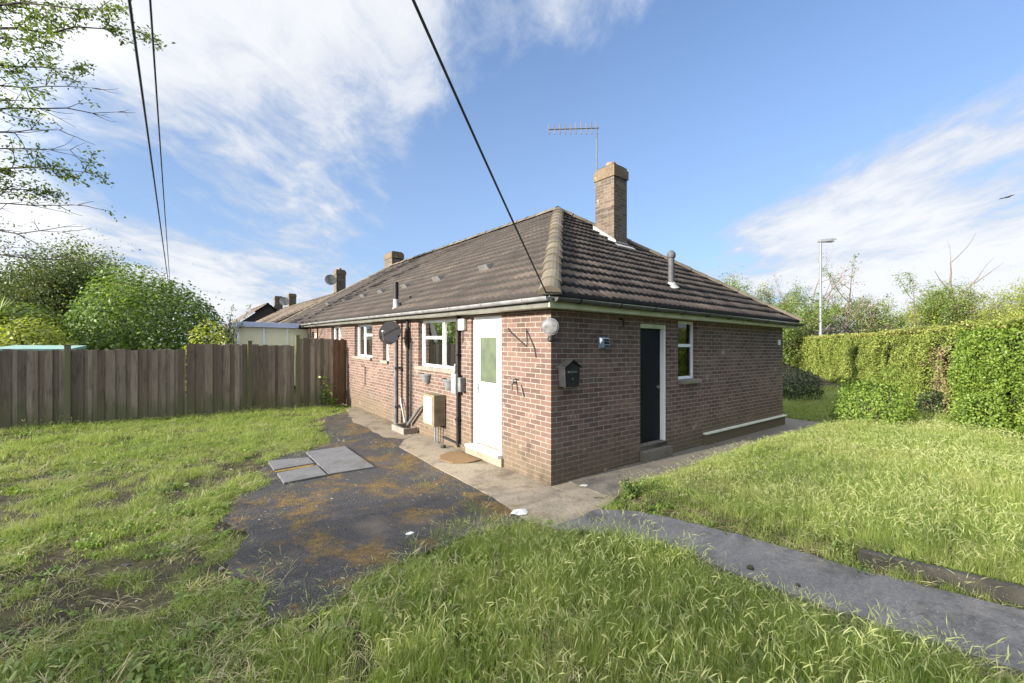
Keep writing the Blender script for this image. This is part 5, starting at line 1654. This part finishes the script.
# ------------------------------------------------------------------ big tree reaching in over the lawn
def overhanging():
    rng = random.Random(77); nr = np.random.default_rng(77)
    K_ = 1.8
    x0, y0 = -10.3 * K_, 5.6 * K_
    t = thing('overhanging_tree', 'tree with thin bare twigs and leafy sprays reaching over the lawn', 'tree', (x0, y0, -.1))
    mb = MB()
    mb.tube([(x0, y0, -.2), (x0 + .1, y0 + .1, 1.6), (x0 + .25, y0 + .15, 3.2), (x0 + .4, y0 + .2, 7.0), (x0 + .4, y0 + .15, 10.5)], [.34, .3, .24, .16, .06], 10, cap=False)
    tips, bare = [], []
    def pix(px, py, d):
        d = d * K_
        return Vector(((px - 512) / 423 * d, d, CAMZ + (343 - py) / 423 * d))
    LIMBS = [  # reach point (x, y, z measured on site), start height, leafy?
        ((135, 30, 6.3), 6.2, 1), ((100, 8, 6.0), 6.8, 1), ((70, 70, 6.6), 5.6, 1), ((85, 172, 6.4), 4.4, 1), ((118, 112, 6.9), 5.0, 0), ((78, 205, 6.6), 3.9, 0), ((62, 232, 6.2), 3.5, 0),
        ((92, 88, 7.4), 5.4, 0), ((60, 130, 5.9), 4.8, 0), ((40, 190, 7.2), 4.2, 1), ((30, 100, 5.4), 5.0, 1), ((88, 262, 7.0), 3.3, 0), ((20, 40, 5.6), 6.0, 1), ((70, 150, 7.4), 4.6, 0), ((45, 10, 6.8), 6.8, 1), ((-40, 60, 6.0), 5.5, 1), ((-80, 150, 6.5), 4.6, 1), ((-30, -80, 5.5), 6.8, 1)]
    for (tp, zs, leafy) in LIMBS:
        e = pix(*tp)
        s = Vector((x0 + .35 + rng.uniform(-.1, .2), y0 + .15, CAMZ + (zs - CAMZ) * K_))
        mid = (s + e) / 2 + Vector((0, rng.uniform(-.3, .3), rng.uniform(-.05, .35)))
        n = 12
        pts = []
        for i in range(n + 1):
            f = i / n
            q = s * (1 - f) ** 2 + mid * 2 * f * (1 - f) + e * f * f
            q += Vector((rng.gauss(0, .025), rng.gauss(0, .04), rng.gauss(0, .035))) * (0 < i < n)
            pts.append(q)
        r0 = .055 if leafy else .04
        mb.tube(pts, [r0 * (1 - f / n) ** .8 + .005 for f in range(n + 1)], 6, cap=False)
        for i in range(3, n + 1):
            for _ in range(2 if leafy else 2):
                p = pts[i]
                d = (pts[i] - pts[i - 1]).normalized()
                sd = Vector((rng.gauss(0, .45), rng.gauss(0, .6), rng.gauss(0, .5)))
                dd = (d * 1.0 + sd).normalized()
                L = rng.uniform(.45, 1.4) * (1.15 - .5 * i / n)
                tp2 = [p]
                for k in range(4):
                    dd = (dd + Vector((rng.gauss(0, .14), rng.gauss(0, .14), rng.gauss(.02, .12)))).normalized()
                    tp2.append(tp2[-1] + dd * L / 4)
                mb.tube(tp2, [.011, .009, .007, .0055, .004], 4, cap=False)
                if leafy and i > 4 and rng.random() < .95:
                    tips += [(q, dd.copy()) for q in tp2[1:]]
                elif rng.random() < .12:
                    tips += [(tp2[-1], dd.copy())]
                if rng.random() < .6:
                    d3 = (dd + Vector((rng.gauss(0, .6), rng.gauss(0, .6), rng.gauss(0, .5)))).normalized()
                    mb.tube([tp2[2], tp2[2] + d3 * L * .3, tp2[2] + d3 * L * .5], [.006, .0045, .003], 3, cap=False)
    mb.build('trunk', M['twig_dark'], t)
    P, OUT = [], []
    for q, d in tips:
        for k in range(15):
            P.append(tuple(q + Vector((rng.gauss(0, .1), rng.gauss(0, .1), rng.gauss(-.02, .09)))))
            OUT.append((rng.gauss(0, .4), rng.gauss(0, .4), .8))
    P, OUT = np.array(P), np.array(OUT)
    V, Q = leaf_geo(P, OUT, nr.uniform(.075, .135, len(P)), nr, .5, .6)
    np_mesh('crown', V, Q, M['leaf_mid'], t, rnd=nr.random(len(P)))
overhanging()

# hedgerow shrubs on the sunny side of the plot, just out of the picture
for i, (x, y, w, hh) in enumerate([(-5.9, -5.4, 1.4, 3.6), (-7.0, -3.7, 1.4, 3.9), (-8.0, -2.2, 1.35, 3.9), (-8.9, -0.8, 1.05, 3.4)]):
    bush('boundary_shrub', ['broad boundary shrub nearest the road', 'tallest boundary shrub beside the lawn', 'middling boundary shrub nearer the overhanging tree', 'smallest boundary shrub nearest the overhanging tree'][i], 'shrub', x, y, w, w, hh, M['leaf_mid'], .12, 4200, 200 + i, 'shrubs on the lawn boundary', amp=.4, loose=.4)

# ------------------------------------------------------------------ small things on the ground
t = tag(MB().prism(rough_poly([(-.10, 1.62), (-.12, 2.3), (-.34, 2.34), (-.56, 2.22), (-.66, 1.98), (-.58, 1.74), (-.36, 1.6)], .012, .06), .013, .033).build('door_mat', M['mat_fibre'], bevel=.004), 'brown half round coir door mat at the foot of the white door', 'door mat')
def scrap(name, label, u, v, r, mat, z, seed, hh=.03):
    nr = random.Random(seed)
    V = [W(u, v, z + hh)]
    n = 9
    for i in range(n):
        a = 2 * PI * i / n
        V.append(W(u + math.cos(a) * r * nr.uniform(.6, 1.2), v + math.sin(a) * r * nr.uniform(.4, .8), z + nr.uniform(.002, hh * .8)))
    m = MB(); m.solid(V, [(0, 1 + i, 1 + (i + 1) % n) for i in range(n)])
    o = m.build(name, mat)
    sm = o.modifiers.new('thick', 'SOLIDIFY'); sm.thickness = .004
    return tag(o, label, 'litter')
scrap('plastic_scrap', 'crumpled pale plastic sheet at the corner of the concrete apron', -.93, -.47, .13, M['rag'], .014, 1, .035)
scrap('plastic_scrap', 'tiny pale scrap lying on the tarmac near the long grass', -2.2, -.2, .045, M['rag'], .0, 2, .02)
scrap('flat_stone', 'small pale flat stone on the concrete beside the shaded wall', .38, -.28, .07, M['white_old'], .024, 3, .012)
o = MB().lathe(W(-.2, 2.75, .011), (0, 0, 1), [(0, .05), (.03, .055), (.05, .04), (.055, .004)], 10).build('loose_stone', M['kerb'], smooth=True)
tag(o, 'loose grey stone on the concrete by the downpipe foot', 'stone')
for i, (x, y, r, lab) in enumerate([(2.13, 3.78, .032, 'small dark clod on the path beside the kerb end'), (2.38, 3.52, .02, 'tiny dark clod on the path nearer the long grass')]):
    o = MB().lathe((x, y, float(gz(x, y)) + .029), (0, 0, 1), [(0, r), (r * .5, r * .9), (r, r * .4), (r * 1.05, .003)], 8).build('earth_clod', M['core'])
    tag(o, lab, 'clod')

# ------------------------------------------------------------------ grass
def make_tuft(name, seed, nb, h, width, radius, heads, lean, segs=4):
    nr = np.random.default_rng(seed)
    Vs, Fs, R, MI = [], [], [], []
    def strip(base, az, hh, wd, ln, rv, mi=0, seg=segs, taper=True):
        b = len(Vs)
        d = np.array([math.cos(az), math.sin(az), 0]); s = np.array([-math.sin(az), math.cos(az), 0])
        tw = nr.uniform(-.6, .6); s = s * math.cos(tw) + d * math.sin(tw)
        for i in range(seg + 1):
            f = i / seg
            p = base + d * ln * f ** 1.9 + np.array([0, 0, hh * (f - .18 * ln / hh * f ** 3)])
            w = wd * (1 - f ** 1.6 * (1 if taper else .4)) * .5
            if i == seg and taper:
                Vs.append(p)
            else:
                Vs.extend([p - s * w, p + s * w])
        for i in range(seg):
            if i == seg - 1 and taper:
                Fs.append((b + 2 * i, b + 2 * i + 1, b + 2 * i + 2))
            else:
                Fs.append((b + 2 * i, b + 2 * i + 1, b + 2 * i + 3, b + 2 * i + 2))
            R.append(rv); MI.append(mi)
        f = 1.0
        top = base + d * ln + np.array([0, 0, hh * (1 - .18 * ln / hh)])
        f2 = .9
        prev = base + d * ln * f2 ** 1.9 + np.array([0, 0, hh * (f2 - .18 * ln / hh * f2 ** 3)])
        return top, (top - prev) / np.linalg.norm(top - prev)
    for i in range(nb):
        a, r = nr.uniform(0, 2 * PI), radius * math.sqrt(nr.random())
        base = np.array([math.cos(a) * r, math.sin(a) * r, -.02])
        hh = h * nr.uniform(.45, 1.0)
        strip(base, nr.uniform(0, 2 * PI), hh, width * nr.uniform(.7, 1.3), hh * nr.uniform(.1, 1) * lean, nr.random())
    for i in range(heads):
        a, r = nr.uniform(0, 2 * PI), radius * math.sqrt(nr.random())
        base = np.array([math.cos(a) * r, math.sin(a) * r, -.02])
        hh = h * nr.uniform(.85, 1.25)
        top, td = strip(base, nr.normal(.3, 1.2), hh, width * .45, hh * nr.uniform(.1, .45), nr.uniform(.5, 1), 0, 4, False)
        # ear: tapered four sided spike with a bristly outline
        L = nr.uniform(.055, .085); wd = nr.uniform(.0026, .004) * (width / .004) ** .6
        td = td + np.array([nr.normal(0, .25), nr.normal(0, .25), -.1]); td /= np.linalg.norm(td)
        s1 = np.cross(td, [0.3, .2, 1.0]); s1 /= np.linalg.norm(s1); s2 = np.cross(td, s1)
        rv = nr.random()
        for s in (s1, s2):
            b = len(Vs)
            prof = [(0, .35), (.2, 1), (.55, .9), (.85, .5), (1.25, 0)]
            for f, w in prof:
                p = top + td * L * f + np.array([0, 0, -.25 * L * f * f])
                Vs.extend([p - s * wd * w, p + s * wd * w])
            for k in range(len(prof) - 1):
                Fs.append((b + 2 * k, b + 2 * k + 1, b + 2 * k + 3, b + 2 * k + 2)); R.append(rv); MI.append(1)
    me = bpy.data.meshes.new(name)
    me.from_pydata([tuple(v) for v in Vs], [], Fs)
    me.materials.append(M['grass']); me.materials.append(M['seed'])
    me.polygons.foreach_set('material_index', MI)
    at = me.attributes.new('rnd', 'FLOAT', 'FACE'); at.data.foreach_set('value', R)
    return bpy.data.objects.new(name, me)

def scatter_group(coll):
    g = bpy.data.node_groups.new('scatter', 'GeometryNodeTree')
    g.interface.new_socket('Geometry', in_out='INPUT', socket_type='NodeSocketGeometry')
    g.interface.new_socket('Geometry', in_out='OUTPUT', socket_type='NodeSocketGeometry')
    gi, go = g.nodes.new('NodeGroupInput'), g.nodes.new('NodeGroupOutput')
    ci = g.nodes.new('GeometryNodeCollectionInfo')
    ci.inputs['Collection'].default_value = coll
    ci.inputs['Separate Children'].default_value = True
    ci.inputs['Reset Children'].default_value = True
    ip = g.nodes.new('GeometryNodeInstanceOnPoints')
    ip.inputs['Pick Instance'].default_value = True
    def attr(n, t):
        a = g.nodes.new('GeometryNodeInputNamedAttribute'); a.data_type = t; a.inputs['Name'].default_value = n
        return a.outputs['Attribute']
    er = g.nodes.new('FunctionNodeEulerToRotation')
    L = g.links.new
    L(gi.outputs[0], ip.inputs['Points']); L(ci.outputs[0], ip.inputs['Instance'])
    L(attr('pick', 'INT'), ip.inputs['Instance Index']); L(attr('turn', 'FLOAT_VECTOR'), er.inputs[0]); L(er.outputs[0], ip.inputs['Rotation'])
    L(attr('size', 'FLOAT_VECTOR'), ip.inputs['Scale'])
    L(ip.outputs[0], go.inputs[0])
    return g

def scatter(name, label, P, rot, size, pick, coll):
    me = bpy.data.meshes.new(name)
    me.vertices.add(len(P)); me.vertices.foreach_set('co', P.astype(np.float32).ravel())
    for nm, ty, key, arr in (('turn', 'FLOAT_VECTOR', 'vector', rot), ('size', 'FLOAT_VECTOR', 'vector', size), ('pick', 'INT', 'value', pick)):
        a = me.attributes.new(nm, ty, 'POINT')
        a.data.foreach_set(key, arr.astype(np.int32 if ty == 'INT' else np.float32).ravel())
    o = bpy.data.objects.new(name, me)
    COL.objects.link(o)
    md = o.modifiers.new('scatter', 'NODES'); md.node_group = scatter_group(coll)
    return tag(o, label, 'grass', None, 'stuff')

def make_grass():
    nr = np.random.default_rng(5)
    coll = bpy.data.collections.new('tufts')
    T = []
    for i in range(5):                                  # 0-4 leafy, short
        T.append(make_tuft(f'tuft_a{i}', 300 + i, 32, .15, .0032, .09, 0, .75))
    for i in range(5):                                  # 5-9 tall with ears
        T.append(make_tuft(f'tuft_b{i}', 320 + i, 28, .27, .0029, .085, 3, .34))
    for i in range(3):                                  # 10-12 tall leafy
        T.append(make_tuft(f'tuft_c{i}', 340 + i, 34, .23, .0029, .08, 0, .42))
    for i in range(3):                                  # 13-15 for further off, broader blades
        T.append(make_tuft(f'tuft_d{i}', 360 + i, 50, .22, .0056, .16, 3, .5, 3))
    for i in range(2):                                  # 16-17 far leafy
        T.append(make_tuft(f'tuft_e{i}', 380 + i, 44, .15, .0068, .16, 0, .9, 3))
    def rosette(name, seed, mat, n, L, w, rise):
        q = np.random.default_rng(seed)
        Vs, Fs, R = [], [], []
        for i in range(n):
            az = q.uniform(0, 2 * PI); l = L * q.uniform(.5, 1.1)
            d = np.array([math.cos(az), math.sin(az), 0]); sd = np.array([-d[1], d[0], 0])
            o0 = np.array([q.normal(0, .05), q.normal(0, .05), .0])
            b = len(Vs)
            for f, ww, zz in ((0, .25, 0), (.35, .8, .7), (.7, 1, 1), (1, .1, .75)):
                p = o0 + d * l * f + np.array([0, 0, rise * zz * q.uniform(.7, 1.2)])
                Vs.extend([p - sd * w * ww * .5, p + sd * w * ww * .5])
            for k in range(3):
                Fs.append((b + 2 * k, b + 2 * k + 1, b + 2 * k + 3, b + 2 * k + 2)); R.append(q.random())
        me = bpy.data.meshes.new(name); me.from_pydata([tuple(p) for p in Vs], [], Fs); me.materials.append(mat)
        at = me.attributes.new('rnd', 'FLOAT', 'FACE'); at.data.foreach_set('value', R)
        return bpy.data.objects.new(name, me)
    for i in range(3):
        T.append(rosette(f'tuft_w{i}', 400 + i, M['leaf_mid'], 14, .10, .028, .07))
    for i in range(3):
        T.append(rosette(f'tuft_x{i}', 420 + i, M['straw'], 16, .20, .0045, .05))
    for i in range(2):
        T.append(rosette(f'tuft_y{i}', 440 + i, M['leaf_bright'], 26, .05, .022, .06))
    T.sort(key=lambda o: o.name)
    for o in T:
        coll.objects.link(o)
    # candidates: jittered samples with density falling with distance
    out = {'l': [], 'r': []}
    def ring(d0, d1, dens):
        n = int(dens * (d1 - d0) * (d1 + d0) * 1.0 * 2.2)
        a = nr.uniform(-1.1, 1.1, n)
        r = np.sqrt(nr.uniform(d0 ** 2, d1 ** 2, n))
        return np.column_stack([np.sin(a) * r, np.cos(a) * r])
    rings = [(1.2, 4.2, 150), (4.2, 7, 150), (7, 10.5, 90), (10.5, 15, 48), (15, 26, 26)]
    P = np.concatenate([ring(*r) for r in rings])
    P = P[(P[:, 1] > .9)]
    u, v = uv_of(P[:, 0], P[:, 1])
    hx = np.interp(P[:, 1], [p[1] for p in HL], [p[0] for p in HL])
    ok = (P[:, 0] < hx - .15) & ~inside(HOUSE, u, v)
    ok &= ~((u < 0) & (v > FV - .04))
    for poly, mg in ((PATH, .04), (APRON, .02), (HIPPATH, .03)):
        ins = inside(poly, u, v); ed = edge_dist(poly, u, v)
        ok &= ~(ins & (ed > mg * nr.random(len(u)) * 2))
    for poly in SLABS:
        ok &= ~inside(poly, u, v)
    ins = inside(TAR, u, v); ed = edge_dist(TAR, u, v)
    frag = vnoise(u * 1.0, v * 1.0, 2.1, 9)
    front = (v < .6) & (u < -1)
    keep_t = (ed < .16 * nr.random(len(u)) + np.where(frag > .45, .6, .08) * nr.random(len(u)) * np.where(u < -1.2, 1, .2))
    ok &= ~ins | keep_t
    kin = inside([(.84, -3.2), (.92, -3.18), (1.7, -5.7), (1.6, -5.75)], u, v)
    ok &= ~kin
    # worn, sooty bare patches in the near lawn
    left = u < np.interp(-v, [-30, .9, 1.9, 3.3, 6], [.4, .2, .3, .5, 1.0])
    bare = vnoise(P[:, 0], P[:, 1], 1.5, 2) * .65 + vnoise(P[:, 0], P[:, 1], 4.2, 6) * .35
    zone_l = np.clip((-P[:, 0] - .2) / 1.6, 0, 1) * np.clip((7.2 - P[:, 1]) / 2.5, 0, 1)
    ok &= ~(left & (bare < .26 + .21 * zone_l) & (nr.random(len(u)) < .86))
    P, u, v, left = P[ok], u[ok], v[ok], left[ok]
    n = len(P)
    d = np.hypot(P[:, 0], P[:, 1])
    patch = vnoise(P[:, 0], P[:, 1], .8, 4) * .6 + vnoise(P[:, 0], P[:, 1], 2.3, 8) * .4
    z = ground_h(P[:, 0], P[:, 1])
    # height of sward: long in front and on the right, shorter on the far left lawn and by the fence
    tall = np.where(left, np.clip((P[:, 0] + 2.4) / 2.2, 0, 1) * np.clip((6.0 - P[:, 1]) / 1.5, 0, 1), 1.0)
    hsc = .52 + .5 * tall + (patch - .5) * .7
    hsc *= np.where(left & (v > 7.6), .85, 1)
    edge = np.minimum.reduce([edge_dist(TAR, u, v), np.where(left & (u > -.9), 9, edge_dist(PATH, u, v)), edge_dist(APRON, u, v)])
    hsc *= np.where(left, 1, np.clip(.40 + edge_dist(HIPPATH, u, v) * .22, .4, .9))
    hsc *= np.clip(.5 + edge * .9, .45, 1)
    hsc *= np.where(left & (v > 8.3), 1.45, 1)
    hsc *= np.where(left & (v < -2.3), np.clip(.28 + edge_dist(PATH, u, v) * 1.3, .28, 1), 1)
    hsc = np.clip(hsc, .28, 1.35) * nr.uniform(.62, 1.28, n)
    r = nr.random(n)
    names = [o.name for o in T]
    grp = lambda c: np.array([i for i, nme in enumerate(names) if nme.startswith('tuft_' + c)])
    pick = np.zeros(n, int)
    ch = lambda c: grp(c)[nr.integers(0, len(grp(c)), n)]
    near = d < 9.5
    ears = r < np.where(left, .18 + .5 * tall, .62) * np.clip(patch * 1.7, .3, 1)
    pick = np.where(near, np.where(ears, ch('b'), np.where(tall > .5, ch('c'), ch('a'))), np.where(ears | ~left, ch('d'), ch('e')))
    r2 = nr.random(n)
    wz = vnoise(P[:, 0], P[:, 1], 1.1, 21)
    pick = np.where(r2 < .008 + .05 * (wz > .66), ch('w'), pick)
    pick = np.where((r2 > .90) , ch('x'), pick)
    pick = np.where((r2 > .80) & (r2 < .90) & (wz < .38), ch('y'), pick)
    small = np.isin(pick, np.concatenate([grp('a'), grp('e'), grp('w'), grp('x'), grp('y')]))
    hz = np.where(small, np.clip(hsc * 1.35, .5, 1.5), hsc)
    size = np.column_stack([.9 + .3 * nr.random(n), .9 + .3 * nr.random(n), hz])
    wind = np.column_stack([nr.normal(0, .16, n), nr.normal(.05, .16, n), nr.uniform(0, 2 * PI, n)])
    P3 = np.column_stack([P, z])
    scatter('rough_grass', 'rough uncut green grass around the tarmac yard and before the path', P3[left], wind[left], size[left], pick[left], coll)
    scatter('meadow_grass', 'tall sunlit seeding grass between the path and the hedge', P3[~left], wind[~left], size[~left], pick[~left], coll)
    print('tufts', n)
make_grass()

def make_grit():
    """loose chippings and crumbs of moss on the tarmac and the bare soil"""
    nr = np.random.default_rng(17)
    coll = bpy.data.collections.new('chips')
    mats = [simple('dark_chipping', (.05, .048, .046), (.025, .024, .024), 30, .8), simple('pale_chipping', (.22, .2, .17), (.13, .115, .095), 30, .85), simple('moss_crumb', (.15, .09, .02), (.08, .05, .015), 30, .95)]
    for i in range(6):
        bm = bmesh.new()
        bmesh.ops.create_icosphere(bm, subdivisions=1, radius=1)
        for vtx in bm.verts:
            vtx.co *= nr.uniform(.6, 1.2); vtx.co.z *= .55
        me = bpy.data.meshes.new(f'chip_{i}'); bm.to_mesh(me); bm.free(); me.materials.append(mats[(0, 0, 1, 1, 2, 2)[i]])
        coll.objects.link(bpy.data.objects.new(f'chip_{i}', me))
    n = 16000
    u, v = nr.uniform(-6.5, 0, n), nr.uniform(-3.2, 8.2, n)
    ok = inside(TAR, u, v) | ((u < -.6) & (nr.random(n) < .6) & (v < 3.5))
    for p in (PATH, APRON):
        ok &= ~inside(p, u, v)
    for p in SLABS:
        ok &= ~inside(p, u, v)
    cl = vnoise(u, v, 1.7, 31)
    ok &= nr.random(n) < .25 + .75 * (cl > .55) + .5 * (edge_dist(TAR, u, v) < .25)
    u, v = u[ok], v[ok]
    x, y, z = Warr(u, v, 0.003 + 0 * u)
    n = len(u)
    onT = inside(TAR, u, v)
    z = np.where(onT, z, ground_h(x, y) + .003)
    near_edge = edge_dist(TAR, u, v) < .35
    pick = np.where(~onT, nr.choice([0, 1, 0, 1, 3, 5], n), np.where(near_edge, nr.integers(0, 6, n), nr.choice([0, 1, 2, 0, 1, 4], n)))
    sz = nr.uniform(.004, .012, n) * np.where(nr.random(n) < .06, 1.9, 1) * np.where(onT, 1, 1.6)
    scatter('loose_chippings', 'loose dark and pale chippings strewn over the tarmac and bare soil', np.column_stack([x, y, z]), np.column_stack([0 * x, 0 * x, nr.uniform(0, 6.28, n)]), np.column_stack([sz, sz, sz]), pick, coll)['category'] = 'gravel'
make_grit()
